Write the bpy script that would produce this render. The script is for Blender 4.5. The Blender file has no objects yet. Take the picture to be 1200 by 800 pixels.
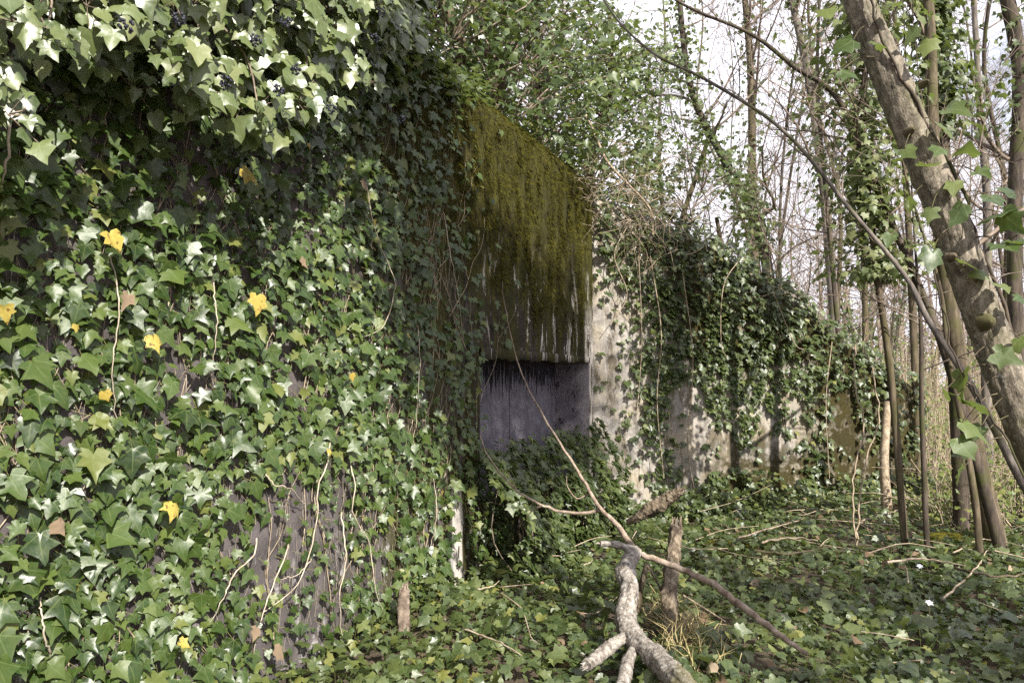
import bpy, math, random
import numpy as np

random.seed(7)
rng = np.random.default_rng(11)
S = bpy.context.scene
COL = S.collection
R = math.radians

# ------------------------------------------------------------------ frame of the place
CAM_H = 1.4
PITCH = math.atan(50 / 900.0)
F = 900.0                                  # focal length in photo pixels (1200 wide)
FWD = np.array([0, math.cos(PITCH), math.sin(PITCH)])
UPV = np.array([0, -math.sin(PITCH), math.cos(PITCH)])
CAM = np.array([0, 0, CAM_H])


def ray(px, py):
    return FWD + (px - 600) / F * np.array([1.0, 0, 0]) + (400 - py) / F * UPV


def P(px, py, depth):
    r = ray(px, py)
    return CAM + r * (depth / r[1])


def project(p):
    q = np.asarray(p, float) - CAM
    zc = q @ FWD
    return 600 + F * q[..., 0] / zc, 400 - F * (q @ UPV) / zc


TH = R(24)
U = np.array([math.sin(TH), math.cos(TH), 0])          # along the front wall, going away
NW = np.array([math.cos(TH), -math.sin(TH), 0])        # out of the front wall
UP = np.array([0, 0, 1.0])
D = 2.53
ORG = -D * NW
S_END = 7.80
ROOF_Z = 3.72


def W(s, w, z):
    return ORG + s * U + w * NW + np.array([0, 0, z])


def on_wall(px, py, w=0.03):
    """the point of the front wall's plane (w out of it) seen at a photo pixel"""
    r = ray(px, py)
    t = (w - D - CAM @ NW) / (r @ NW)
    return CAM + r * t


WA = W(S_END, -0.02, 0)[:2]
WA = np.array([WA[0], WA[1], 0])
WB = np.array([4.98, 9.52, 0])
WL = np.linalg.norm(WB - WA)
WU = (WB - WA) / WL
WN = np.array([WU[1], -WU[0], 0])


def on_wing(px, py, w=0.03):
    r = ray(px, py)
    t = (w + (WA - CAM) @ WN) / (r @ WN)
    return CAM + r * t


def snoise(x, y, seed=0, octaves=4, f0=1.0):
    """cheap smooth 2-D noise about 0, roughly in -1..1"""
    g = np.random.default_rng(seed)
    out = np.zeros(np.broadcast(x, y).shape)
    a, tot = 1.0, 0.0
    for o in range(octaves):
        acc = np.zeros_like(out)
        for k in range(4):
            an = g.uniform(0, 2 * math.pi)
            fr = f0 * (2 ** o) * g.uniform(0.75, 1.3)
            acc += np.sin(fr * (x * math.cos(an) + y * math.sin(an)) * 2 * math.pi + g.uniform(0, 6.28))
        out += a * acc / 2.0
        tot += a
        a *= 0.55
    return out / tot


def ground_z(x, y):
    return 0.05 * snoise(np.asarray(x, float), np.asarray(y, float), 3, 3, 0.22)


# ------------------------------------------------------------------ object helpers
def tag(o, label=None, cat=None, group=None, kind=None):
    if label: o['label'] = label
    if cat: o['category'] = cat
    if group: o['group'] = group
    if kind: o['kind'] = kind
    return o


def empty(name, loc=(0, 0, 0)):
    o = bpy.data.objects.new(name, None)
    o.location = [float(v) for v in loc]
    o.empty_display_size = 0.1
    COL.objects.link(o)
    return o


class MB:
    """collects vertices and faces, then links them as one mesh object"""

    def __init__(self):
        self.v, self.f, self.n = [], [], 0
        self.uv, self.tint = [], []

    def add(self, v, f, uv=None, tint=None):
        v = np.asarray(v, float)
        f = np.asarray(f, int)
        self.v.append(v)
        self.f.append(f + self.n)
        self.uv.append(np.zeros((len(v), 2)) if uv is None else np.asarray(uv, float))
        self.tint.append(np.full(len(v), 0.5) if tint is None else np.asarray(tint, float))
        self.n += len(v)
        return self

    def build(self, name, mat, parent=None, smooth=True):
        me = bpy.data.meshes.new(name)
        V = np.concatenate(self.v)
        off = np.zeros(3)
        if parent is not None:
            q = parent
            while q is not None:
                off = off + np.array(q.location)
                q = q.parent
        V = V - off
        sizes = np.concatenate([np.full(len(f), f.shape[1]) for f in self.f])
        loops = np.concatenate([f.ravel() for f in self.f])
        me.vertices.add(len(V))
        me.vertices.foreach_set('co', V.ravel().astype(np.float32))
        me.loops.add(len(loops))
        me.loops.foreach_set('vertex_index', loops.astype(np.int32))
        me.polygons.add(len(sizes))
        starts = np.concatenate([[0], np.cumsum(sizes)[:-1]])
        me.polygons.foreach_set('loop_start', starts.astype(np.int32))
        me.polygons.foreach_set('loop_total', sizes.astype(np.int32))
        me.polygons.foreach_set('use_smooth', np.full(len(sizes), smooth, dtype=bool))
        uvl = me.uv_layers.new(name='UVMap')
        UVs = np.concatenate(self.uv)[loops]
        uvl.data.foreach_set('uv', UVs.ravel().astype(np.float32))
        at = me.attributes.new('tint', 'FLOAT', 'POINT')
        at.data.foreach_set('value', np.concatenate(self.tint).astype(np.float32))
        me.update(calc_edges=True)
        me.validate()
        me.materials.append(mat)
        o = bpy.data.objects.new(name, me)
        COL.objects.link(o)
        if parent is not None:
            o.parent = parent
        return o


def spline(pts, n):
    """Catmull-Rom through the points, n samples"""
    p = np.asarray(pts, float)
    if len(p) == 2:
        t = np.linspace(0, 1, n)[:, None]
        return p[0] * (1 - t) + p[1] * t
    q = np.vstack([2 * p[0] - p[1], p, 2 * p[-1] - p[-2]])
    ts = np.linspace(0, len(p) - 1 - 1e-6, n)
    i = ts.astype(int)
    t = (ts - i)[:, None]
    a, b, c, d = q[i], q[i + 1], q[i + 2], q[i + 3]
    return 0.5 * (2 * b + (c - a) * t + (2 * a - 5 * b + 4 * c - d) * t ** 2 + (3 * b - a - 3 * c + d) * t ** 3)


def splinters(mb, end, d, r, g, n=9, ln=1.6):
    d = nrm(np.asarray(d, float))
    for k in range(n):
        o = g.normal(0, 1, 3)
        o = nrm(o - d * (o @ d)) * r * g.uniform(.15, .8)
        a = end + o - d * r * .5
        tube(mb, np.array([a, a + d * r * ln * g.uniform(.4, .8), a + d * r * ln * g.uniform(.9, 1.5) + g.normal(0, r * .12, 3)]), np.array([r * .32, r * .22, r * .03]), None, 5)


def woody(mb, path, rad, g, n=150, sides=30, amp=.16):
    """a weathered stem: ridges, dents and swellings on a fine mesh"""
    q = len(mb.v)
    sm = spline(path, n)
    tube(mb, sm, rad, None, sides)
    V = mb.v[q].reshape(n, sides, 3)
    L = np.concatenate([[0], np.cumsum(np.linalg.norm(np.diff(sm, axis=0), axis=1))])[:, None]
    an = np.linspace(0, 2 * math.pi, sides, endpoint=False)[None]
    sd = int(g.integers(1e6))
    ca, sa = np.cos(an), np.sin(an)
    h = .5 * snoise(ca * .6 + 0 * L, L * 3.2 + sa * .6, sd, 4, 1.0) + .55 * snoise(ca * 2.2 + sa, L * 2.5 + sa * 2.0, sd + 1, 4, 1.3) + .30 * snoise(ca * 3 + L * 3, L * 18 + sa * 3, sd + 2, 3, 1.2)
    h = np.where(h > .35, h * 1.5, h)
    V += (V - sm[:, None]) * (amp * h)[..., None]


def tube(mb, path, r0, r1=None, sides=5, bump=0.0, cap=True, seed=0, tint=0.5):
    path = np.asarray(path, float)
    n = len(path)
    if np.ndim(r0) == 0:
        r = np.linspace(r0, r0 if r1 is None else r1, n)
    else:
        r = np.interp(np.linspace(0, 1, n), np.linspace(0, 1, len(r0)), r0)
    tg = np.gradient(path, axis=0)
    tg /= np.linalg.norm(tg, axis=1)[:, None] + 1e-9
    ref = np.array([0.31, 0.2, 0.93]) if abs(tg[0] @ np.array([0.31, 0.2, 0.93])) < 0.9 else np.array([1.0, 0.1, 0])
    A = np.cross(tg, ref)
    A /= np.linalg.norm(A, axis=1)[:, None] + 1e-9
    B = np.cross(tg, A)
    an = np.linspace(0, 2 * math.pi, sides, endpoint=False)
    rr = np.repeat(r[:, None], sides, 1)
    if bump:
        L = np.concatenate([[0], np.cumsum(np.linalg.norm(np.diff(path, axis=0), axis=1))])
        rr = rr * (1 + bump * snoise(np.cos(an)[None, :] * 0.5 + np.sin(an)[None, :] * 0.23 + 0 * L[:, None],
                                     L[:, None] * 1.4 + np.sin(an)[None, :] * 0.4, seed, 4, 1.0))
    V = path[:, None, :] + rr[..., None] * (np.cos(an)[None, :, None] * A[:, None, :] + np.sin(an)[None, :, None] * B[:, None, :])
    V = V.reshape(-1, 3)
    i = np.arange(n - 1)[:, None] * sides
    j = np.arange(sides)[None, :]
    j2 = (j + 1) % sides
    q = np.stack([i + j, i + j2, i + sides + j2, i + sides + j], -1).reshape(-1, 4)
    uv = np.stack([np.tile(an / 6.283, n), np.repeat(np.linspace(0, 1, n), sides)], 1)
    mb.add(V, q, uv, np.full(len(V), tint))
    if cap:
        for k, flip in ((0, 1), (n - 1, 0)):
            c = path[k][None]
            ring = V[k * sides:(k + 1) * sides]
            base = np.arange(sides)
            tri = np.stack([np.full(sides, sides), base, (base + 1) % sides], 1)
            if flip: tri = tri[:, ::-1]
            mb.add(np.vstack([ring, c]), tri, None, np.full(sides + 1, tint))


# ------------------------------------------------------------------ leaves
_H5 = np.array([(.14, -.11), (.34, -.09), (.47, .03), (.35, .19), (.57, .39), (.26, .50), (.13, .74)])
_H0 = np.array([(.12, -.07), (.28, -.05), (.40, .08), (.43, .25), (.40, .42), (.28, .60), (.14, .80)])
_C = np.array([(0, 0.02), (0, .28), (0, .62), (0, 1.0)])


def _template():
    tri = []
    p = lambda k: 4 + k
    m = lambda k: 11 + k
    for q, fl in ((p, False), (m, True)):
        t = [(1, 0, q(0))] + [(1, q(k), q(k + 1)) for k in range(5)] + [(1, q(5), 2), (2, q(5), q(6)), (2, q(6), 3)]
        tri += [tuple(reversed(a)) if fl else a for a in t]
    return np.array(tri)


_TRI = _template()
_FAR = np.array([(0, .25), (0, 0), (.38, -.07), (.55, .36), (.2, .56), (0, 1), (-.2, .56), (-.55, .36), (-.38, -.07)])
_FTRI = np.array([(0, k, k + 1) for k in range(1, 8)] + [(0, 8, 1)])


def nrm(a):
    return a / (np.linalg.norm(a, axis=-1, keepdims=True) + 1e-9)


def leaves(mb, pos, N, T, size, lobe=0.9, tint=None, far=False, curl=(0.15, 0.5), gen=None):
    """ivy leaves: pos = where the stalk meets the blade, T = towards the tip, N = upper face"""
    g = gen or rng
    pos = np.asarray(pos, float)
    n = len(pos)
    if n == 0: return
    N = nrm(np.broadcast_to(N, (n, 3)).astype(float))
    T = np.broadcast_to(T, (n, 3)).astype(float)
    T = nrm(T - N * np.sum(T * N, 1, keepdims=True))
    Rt = np.cross(T, N)
    size = np.broadcast_to(size, (n,)).astype(float)
    tint = g.random(n) if tint is None else np.broadcast_to(tint, (n,))
    if far:
        xy = np.repeat(_FAR[None], n, 0)
        tri = _FTRI
    else:
        lb = np.clip(np.broadcast_to(lobe, (n,)) + g.normal(0, .15, n), 0, 1.1)[:, None, None]
        half = _H0[None] * (1 - lb) + _H5[None] * lb
        mir = half * np.array([-1, 1])
        xy = np.concatenate([np.repeat(_C[None], n, 0), half, mir], 1)
        xy = xy + g.normal(0, .026, xy.shape)
        tri = _TRI
    asp = g.uniform(.82, 1.12, n)[:, None]
    x, y = xy[..., 0] * asp, xy[..., 1]
    skew = g.normal(0, .10, n)[:, None]
    x = x + skew * y * (1 - y)
    fold = g.uniform(-.15, .50, n)[:, None]
    cx = g.uniform(curl[0] - .1, curl[1] + .25, n)[:, None]
    cy = g.uniform(-.1, .55, n)[:, None]
    z = fold * np.abs(x) - cx * 1.6 * x ** 2 - cy * .5 * y ** 2 + g.normal(0, .03, x.shape)
    V = pos[:, None] + size[:, None, None] * (x[..., None] * Rt[:, None] + y[..., None] * T[:, None] + z[..., None] * N[:, None])
    k = xy.shape[1]
    Fc = (tri[None] + (np.arange(n) * k)[:, None, None]).reshape(-1, 3)
    mb.add(V.reshape(-1, 3), Fc, xy.reshape(-1, 2), np.repeat(tint, k))


def stalks(mb, a, b, r=0.0012):
    """thin three-sided leaf stalks from a to b"""
    a, b = np.asarray(a, float), np.asarray(b, float)
    d = nrm(b - a)
    s1 = nrm(np.cross(d, np.array([.3, .9, .2])))
    s2 = np.cross(d, s1)
    ring = [s1, -.5 * s1 + .87 * s2, -.5 * s1 - .87 * s2]
    V = np.stack([a + r * q for q in ring] + [b + r * .8 * q for q in ring], 1)
    f = np.array([(0, 1, 4, 3), (1, 2, 5, 4), (2, 0, 3, 5)])
    Fc = (f[None] + (np.arange(len(a)) * 6)[:, None, None]).reshape(-1, 4)
    mb.add(V.reshape(-1, 3), Fc)


def rvec(n, s=1.0, g=None):
    return (g or rng).normal(0, s, (n, 3))


# ------------------------------------------------------------------ materials
def mat(name):
    m = bpy.data.materials.new(name)
    m.use_nodes = True
    nt = m.node_tree
    b = nt.nodes['Principled BSDF']
    return m, nt, b


class NT:
    """short-hand for building node trees"""

    def __init__(self, nt):
        self.nt = nt

    def n(self, kind, **kw):
        nd = self.nt.nodes.new(kind)
        for k, v in kw.items():
            if k.startswith('i_'):
                nd.inputs[k[2:].replace('_', ' ')].default_value = v
            else:
                setattr(nd, k, v)
        return nd

    def l(self, a, b):
        self.nt.links.new(a, b)

    def val(self, sock, x):
        if hasattr(x, 'links'): self.l(x, sock)
        else: sock.default_value = x

    def math(self, op, a, b=0.0, c=None, clamp=False):
        nd = self.n('ShaderNodeMath', operation=op, use_clamp=clamp)
        self.val(nd.inputs[0], a)
        self.val(nd.inputs[1], b)
        if c is not None: self.val(nd.inputs[2], c)
        return nd.outputs[0]

    def step(self, x, lo, hi):
        nd = self.n('ShaderNodeMapRange', interpolation_type='SMOOTHSTEP')
        self.val(nd.inputs['Value'], x)
        nd.inputs['From Min'].default_value = lo
        nd.inputs['From Max'].default_value = hi
        return nd.outputs[0]

    def mix(self, f, a, b):
        nd = self.n('ShaderNodeMix', data_type='RGBA')
        self.val(nd.inputs[0], f)
        for s, x in ((nd.inputs[6], a), (nd.inputs[7], b)):
            if hasattr(x, 'links'): self.l(x, s)
            else: s.default_value = (*x, 1) if len(x) == 3 else x
        return nd.outputs[2]

    def noise(self, vec, scale, detail=5, rough=.55, dist=0.0):
        nd = self.n('ShaderNodeTexNoise')
        self.l(vec, nd.inputs['Vector'])
        nd.inputs['Scale'].default_value = scale
        nd.inputs['Detail'].default_value = detail
        nd.inputs['Roughness'].default_value = rough
        nd.inputs['Distortion'].default_value = dist
        return nd.outputs['Fac']

    def scale(self, vec, sx, sy, sz):
        nd = self.n('ShaderNodeMapping')
        self.l(vec, nd.inputs['Vector'])
        nd.inputs['Scale'].default_value = (sx, sy, sz)
        return nd.outputs[0]

    def ramp(self, f, stops):
        nd = self.n('ShaderNodeValToRGB')
        e = nd.color_ramp.elements
        while len(e) < len(stops): e.new(0.5)
        for k, (p, c) in enumerate(stops):
            e[k].position = p
            e[k].color = (*c, 1)
        self.l(f, nd.inputs[0])
        return nd.outputs[0]

    def bump(self, h, strength, dist, b):
        nd = self.n('ShaderNodeBump')
        nd.inputs['Strength'].default_value = strength
        nd.inputs['Distance'].default_value = dist
        self.l(h, nd.inputs['Height'])
        self.l(nd.outputs[0], b.inputs['Normal'])


def leaf_mat(name, stops, vein=(.16, .20, .08), rough=.35, trans=.25, veinf=.5, spec=.5, spots=None):
    m, nt, b = mat(name)
    g = NT(nt)
    uv = g.n('ShaderNodeUVMap').outputs[0]
    sep = g.n('ShaderNodeSeparateXYZ')
    g.l(uv, sep.inputs[0])
    x, y = sep.outputs[0], sep.outputs[1]
    tint = g.n('ShaderNodeAttribute', attribute_name='tint').outputs['Fac']
    col = g.ramp(tint, stops)
    geo = g.n('ShaderNodeNewGeometry')
    mot = g.noise(g.n('ShaderNodeTexCoord').outputs['Object'], 42, 3)
    col = g.mix(g.math('MULTIPLY', g.step(mot, .35, .75), .2), col, tuple(c * 1.0 + .02 for c in stops[-1][1]))
    if veinf:
        ang = g.math('ARCTAN2', x, g.math('ADD', y, 0.03))
        rad = g.math('SQRT', g.math('ADD', g.math('MULTIPLY', x, x), g.math('MULTIPLY', y, y)))
        ph = g.math('ABSOLUTE', g.math('SINE', g.math('MULTIPLY', ang, 3.6)))
        vd = g.math('MULTIPLY', ph, rad)
        vm = g.math('SUBTRACT', 1.0, g.step(vd, .02, .085))
        inner = g.math('SUBTRACT', 1.0, g.step(rad, .45, .95))
        vm = g.math('MULTIPLY', g.math('MULTIPLY', vm, inner), veinf)
        col = g.mix(vm, col, vein)
    if spots:
        sp = g.step(g.noise(g.n('ShaderNodeTexCoord').outputs['Object'], 60, 2), .6, .66)
        col = g.mix(sp, col, spots)
    back = g.mix(0.45, col, (.14, .19, .09))
    col = g.mix(geo.outputs['Backfacing'], col, back)
    g.l(col, b.inputs['Base Color'])
    rn = g.math('ADD', rough, g.math('MULTIPLY', tint, .14))
    rn = g.math('ADD', rn, g.math('MULTIPLY', geo.outputs['Backfacing'], .3), clamp=True)
    g.l(rn, b.inputs['Roughness'])
    b.inputs['Specular IOR Level'].default_value = spec
    g.bump(g.noise(g.n('ShaderNodeTexCoord').outputs['Object'], 55, 2), .25, .004, b)
    tr = g.n('ShaderNodeBsdfTranslucent')
    g.l(g.mix(.5, col, (.30, .38, .06)), tr.inputs['Color'])
    mx = g.n('ShaderNodeMixShader')
    mx.inputs[0].default_value = trans
    g.l(b.outputs[0], mx.inputs[1])
    g.l(tr.outputs[0], mx.inputs[2])
    out = [n for n in nt.nodes if n.type == 'OUTPUT_MATERIAL'][0]
    g.l(mx.outputs[0], out.inputs[0])
    return m


M = {}
M['ivy'] = leaf_mat('ivy_leaf', [(0, (.011, .029, .005)), (.35, (.023, .050, .008)), (.7, (.046, .080, .013)), (.95, (.080, .112, .022)), (1, (.13, .14, .03))], vein=(.12, .16, .05), spec=.55, rough=.36)
M['ivy_bright'] = leaf_mat('ivy_leaf_adult', [(0, (.036, .058, .016)), (.4, (.072, .102, .028)), (.75, (.115, .146, .046)), (1, (.17, .19, .07))], rough=.32, spec=.95, trans=.25)
M['ivy_dark'] = leaf_mat('ivy_leaf_dark', [(0, (.020, .038, .011)), (.4, (.038, .062, .016)), (.75, (.070, .095, .024)), (.95, (.11, .132, .032)), (1, (.15, .15, .03))], spec=.7, rough=.38, veinf=.3)
M['ivy_far'] = leaf_mat('ivy_leaf_far', [(0, (.025, .045, .015)), (.45, (.055, .085, .025)), (.8, (.10, .135, .04)), (1, (.16, .18, .06))], veinf=0, trans=.3)
M['ivy_tree'] = leaf_mat('ivy_leaf_soft', [(0, (.028, .055, .013)), (.5, (.060, .092, .022)), (1, (.12, .145, .04))], rough=.42, trans=.3, veinf=.45)
M['ivy_light'] = leaf_mat('ivy_leaf_light', [(0, (.040, .060, .018)), (.5, (.090, .115, .036)), (1, (.17, .185, .07))], rough=.4, trans=.3, veinf=.3)
M['spring'] = leaf_mat('spring_leaf', [(0, (.08, .12, .025)), (.5, (.13, .17, .035)), (1, (.22, .23, .06))], veinf=0, trans=.4, rough=.5)
M['yellow'] = leaf_mat('yellow_leaf', [(0, (.32, .23, .035)), (1, (.40, .33, .08))], vein=(.5, .45, .1), veinf=.4, spots=(.16, .09, .02), rough=.55)
M['litter'] = leaf_mat('dead_leaf', [(0, (.05, .032, .018)), (.4, (.105, .068, .040)), (.75, (.18, .125, .08)), (1, (.27, .21, .15))], vein=(.2, .13, .08), veinf=.3, rough=.75, trans=.12, spec=.2)


def simple(name, stops, scale=(18, 18, 3), ns=1.0, rough=.85, bump=.5, dist=.008, spec=.25, moss=None, spots=None, mossamt=(.5, .62)):
    """bark and wood: noise stretched along the stem, optional moss and pale lichen spots"""
    m, nt, b = mat(name)
    g = NT(nt)
    oc = g.n('ShaderNodeTexCoord').outputs['Object']
    v = g.scale(oc, *scale)
    f = g.noise(v, ns, 6, .62, .3)
    fine = g.noise(v, ns * 5, 3, .6)
    fm = g.math('ADD', g.math('MULTIPLY', f, .75), g.math('MULTIPLY', fine, .25))
    col = g.ramp(g.step(fm, .3, .7), stops)
    if spots:
        sp = g.step(g.noise(oc, 38, 3, .5), *spots[1])
        col = g.mix(sp, col, spots[0])
    if moss:
        mm = g.step(g.noise(oc, 3.0, 5, .6), *mossamt)
        col = g.mix(g.math('MULTIPLY', mm, .8), col, moss)
    g.l(col, b.inputs['Base Color'])
    b.inputs['Roughness'].default_value = rough
    b.inputs['Specular IOR Level'].default_value = spec
    g.bump(fm, bump, dist, b)
    return m


M['bark_lean'] = simple('bark_brown', [(0, (.050, .043, .033)), (.5, (.160, .135, .102)), (1, (.31, .265, .215))], (22, 22, 12), 1.9, .75, 1.0, .010, .3,
                        moss=(.085, .080, .03), mossamt=(.50, .72), spots=((.36, .34, .31), (.66, .72)))
M['bark_dark'] = simple('bark_dark', [(0, (.022, .017, .013)), (.5, (.055, .042, .032)), (1, (.11, .085, .065))], (14, 14, 2.5), 1.5, moss=(.05, .055, .015))
M['bark_moss'] = simple('bark_mossy', [(0, (.035, .028, .018)), (.5, (.085, .065, .042)), (1, (.16, .125, .085))], (14, 14, 2.5), 1.5, moss=(.062, .060, .020), mossamt=(.45, .65))
M['bark_grey'] = simple('bark_grey', [(0, (.06, .052, .045)), (.5, (.13, .11, .095)), (1, (.23, .20, .17))], (12, 12, 2.5), 1.5, moss=(.09, .09, .03), mossamt=(.5, .7))
M['twig'] = simple('twig_bark', [(0, (.085, .065, .050)), (.5, (.17, .13, .10)), (1, (.28, .225, .175))], (20, 20, 20), 1, spec=.3)
M['twig_pale'] = simple('dry_twig', [(0, (.16, .12, .085)), (.5, (.30, .235, .165)), (1, (.44, .37, .28))], (25, 25, 25), 1)
M['twig_far'] = simple('far_twigs', [(0, (.15, .115, .09)), (1, (.30, .245, .20))], (6, 6, 6), 1, bump=.1)
M['deadwood'] = simple('dead_wood', [(0, (.05, .042, .035)), (.35, (.165, .143, .122)), (1, (.36, .325, .285))], (26, 26, 22), 1.5, .95, 1.0, .012,
                       spots=((.36, .34, .31), (.58, .68)), moss=(.10, .09, .028), mossamt=(.58, .7))
M['redwood'] = simple('reddish_branch', [(0, (.11, .075, .055)), (.5, (.23, .175, .135)), (1, (.38, .31, .25))], (18, 18, 12), 1.2)
M['rotten'] = simple('rotten_wood', [(0, (.045, .034, .024)), (.5, (.14, .108, .075)), (1, (.28, .23, .17))], (30, 30, 5), 1.2, .95, 1, .015, moss=(.09, .08, .025), mossamt=(.6, .78))
M['straw'] = simple('dry_grass', [(0, (.20, .16, .07)), (1, (.42, .35, .18))], (8, 8, 8), 1)
M['root'] = simple('ivy_stem', [(0, (.22, .18, .13)), (.5, (.38, .32, .25)), (1, (.52, .46, .38))], (30, 30, 12), 1)
M['stemgreen'] = simple('green_stem', [(0, (.12, .12, .04)), (1, (.22, .20, .08))], (30, 30, 12), 1, rough=.5)
M['moss'] = simple('moss', [(0, (.016, .016, .004)), (.5, (.045, .042, .007)), (1, (.108, .096, .014))], (30, 30, 30), 1, rough=1, spec=.05)
M['berry'] = simple('ivy_berry', [(0, (.012, .012, .018)), (1, (.03, .03, .045))], (90, 90, 90), 1, rough=.45, bump=0.1)
M['petal'] = simple('white_petal', [(0, (.72, .72, .74)), (1, (.85, .85, .86))], (20, 20, 20), 1, rough=.6, bump=.05)


def concrete(name, base, face):
    """board-marked old concrete; UV = metres along the wall and metres up it"""
    m, nt, b = mat(name)
    g = NT(nt)
    uv = g.n('ShaderNodeUVMap').outputs[0]
    sep = g.n('ShaderNodeSeparateXYZ')
    g.l(uv, sep.inputs[0])
    s, z = sep.outputs[0], sep.outputs[1]
    big = g.noise(uv, 1.1, 6, .6, .2)
    mid = g.noise(uv, 6, 6, .65)
    fine = g.noise(uv, 60, 4, .7)
    streak = g.noise(g.scale(uv, 9, .55, 1), 1.6, 6, .65, .15)
    streak2 = g.noise(g.scale(uv, 34, 1.3, 1), 1.0, 4, .6)
    col = g.mix(g.step(mid, .3, .7), tuple(c * .62 for c in base), tuple(c * 1.2 for c in base))
    col = g.mix(g.math('MULTIPLY', g.step(fine, .45, .75), .35), col, tuple(c * 1.5 for c in base))
    col = g.mix(g.math('MULTIPLY', g.step(streak2, .5, .72), .10), col, tuple(c * .45 for c in base))
    hgt = g.math('ADD', g.math('MULTIPLY', mid, .6), g.math('MULTIPLY', fine, .4))
    moss_lo, moss_mid, moss_hi = (.013, .012, .004), (.036, .033, .007), (.080, .072, .012)
    mcol = g.ramp(g.math('ADD', g.math('MULTIPLY', g.noise(g.scale(uv, 26, 7, 1), 1.5, 6, .7), .7), g.math('MULTIPLY', g.noise(uv, 2.2, 3), .3)),
                  [(.33, moss_lo), (.5, moss_mid), (.68, moss_hi)])
    if face == 'front':
        # bare brown-black damp band over the opening, moss above it
        zone = g.math('MULTIPLY', g.step(s, 2.8, 4.2), g.step(g.math('ADD', z, g.math('MULTIPLY', g.math('SUBTRACT', streak, .5), 3.0)), 1.62, 2.25))
        low = g.math('MULTIPLY', g.step(s, 3.0, 4.2), g.math('MULTIPLY', g.step(streak, .40, .54), .9))
        edge = g.step(z, 3.25, 3.6)
        damp = g.math('MULTIPLY', g.step(s, 4.4, 5.4), g.math('SUBTRACT', 1.0, g.step(z, 2.5, 3.0)))
        col = g.mix(g.math('MULTIPLY', damp, .93), col, g.mix(g.step(fine, .35, .7), (.013, .009, .008), (.036, .026, .020)))
        wz = g.math('MULTIPLY', g.step(s, 5.0, 5.4), g.math('MULTIPLY', g.step(z, 1.60, 1.68), g.math('SUBTRACT', 1.0, g.step(z, 2.05, 2.75))))
        wst = g.step(g.noise(g.scale(uv, 4.5, 1.0, 1), 1.3, 7, .8, .5), .555, .61)
        wend = g.math('MULTIPLY', g.math('MULTIPLY', g.step(s, 7.45, 7.52), g.math('SUBTRACT', 1.0, g.step(z, 1.9, 2.3))), g.step(g.noise(g.scale(uv, 12, 1.2, 1), 1, 5, .7), .44, .5))
        wm = g.math('MAXIMUM', g.math('MULTIPLY', wst, wz), wend)
        mossm = g.math('MAXIMUM', zone, g.math('MAXIMUM', edge, low))
        col = g.mix(g.math('MULTIPLY', mossm, g.step(mid, .22, .42)), col, mcol)
        col = g.mix(g.math('MULTIPLY', wm, .9), col, (.55, .50, .46))
        wl = g.math('MULTIPLY', g.step(g.noise(g.scale(uv, 1.6, 1, 1), 3.6, 7, .75), .54, .62), g.math('SUBTRACT', 1.0, g.step(z, .35, .8)))
        col = g.mix(g.math('MULTIPLY', wl, .75), col, (.34, .32, .32))
        # the pale bare strip low beside the opening
        ps = g.math('MULTIPLY', g.math('MULTIPLY', g.step(s, 4.66, 4.69), g.math('SUBTRACT', 1.0, g.step(s, 4.80, 4.83))),
                    g.math('MULTIPLY', g.math('SUBTRACT', 1.0, g.step(z, .62, .75)), g.step(g.noise(g.scale(uv, 8, 3, 1), 2, 4), .36, .42)))
        col = g.mix(ps, col, (.46, .42, .38))
    elif face == 'wing':
        tan = g.step(g.noise(uv, 2.0, 5, .6), .42, .62)
        col = g.mix(tan, col, (.31, .268, .205))
        col = g.mix(g.math('MULTIPLY', g.step(streak, .56, .68), .85), col, (.44, .41, .39))
        col = g.mix(g.math('MULTIPLY', g.step(fine, .5, .62), .35), col, (.12, .10, .08))
        dk = g.math('MULTIPLY', g.step(g.noise(g.scale(uv, 5, 1.6, 1), 1.2, 7, .7), .50, .60), .8)
        col = g.mix(dk, col, (.10, .08, .05))
        lowm = g.math('MULTIPLY', g.step(s, 1.0, 1.7), g.math('SUBTRACT', 1.0, g.step(g.math('ADD', z, g.math('MULTIPLY', g.math('SUBTRACT', mid, .5), 1.5)), .45, .95)))
        rightm = g.step(g.math('ADD', s, g.math('MULTIPLY', g.math('SUBTRACT', mid, .5), 1.6)), 2.5, 3.1)
        upm = g.math('MULTIPLY', g.step(s, .7, 1.2), g.step(g.math('ADD', z, g.math('MULTIPLY', big, .8)), 1.75, 2.1))
        col = g.mix(g.math('MULTIPLY', g.math('MAXIMUM', upm, g.math('MAXIMUM', lowm, rightm)), g.step(mid, .25, .5)), col, g.mix(.62, mcol, g.mix(g.step(fine, .35, .65), (.012, .009, .005), (.045, .034, .014))))
    elif face == 'niche':
        drip = g.noise(g.scale(uv, 26, 2.0, 1), 1.0, 5, .7, .1)
        dz = g.math('MULTIPLY', g.step(z, 1.15, 1.62), .22)
        col = g.mix(g.step(g.math('ADD', drip, dz), .61, .66), col, (.012, .011, .014))
        lip_shade = g.step(g.math('ADD', z, g.math('MULTIPLY', g.math('SUBTRACT', big, .5), .3)), 1.48, 1.62)
        col = g.mix(g.math('MULTIPLY', lip_shade, .85), col, (.04, .036, .045))  # shade under the lintel lip, put into the colour
        # two joints between shuttering boards
        jt = g.math('SUBTRACT', 1.0, g.step(g.math('ABSOLUTE', g.math('SUBTRACT', s, 6.48)), .006, .016))
        col = g.mix(jt, col, (.05, .045, .05))
    elif face == 'jamb':
        sp = g.step(g.noise(g.scale(uv, 9, 4, 1), 1.4, 5, .7), .56, .62)
        col = g.mix(g.math('MULTIPLY', sp, .9), col, (.03, .027, .03))
        wh = g.step(s, .2, .34)
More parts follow.
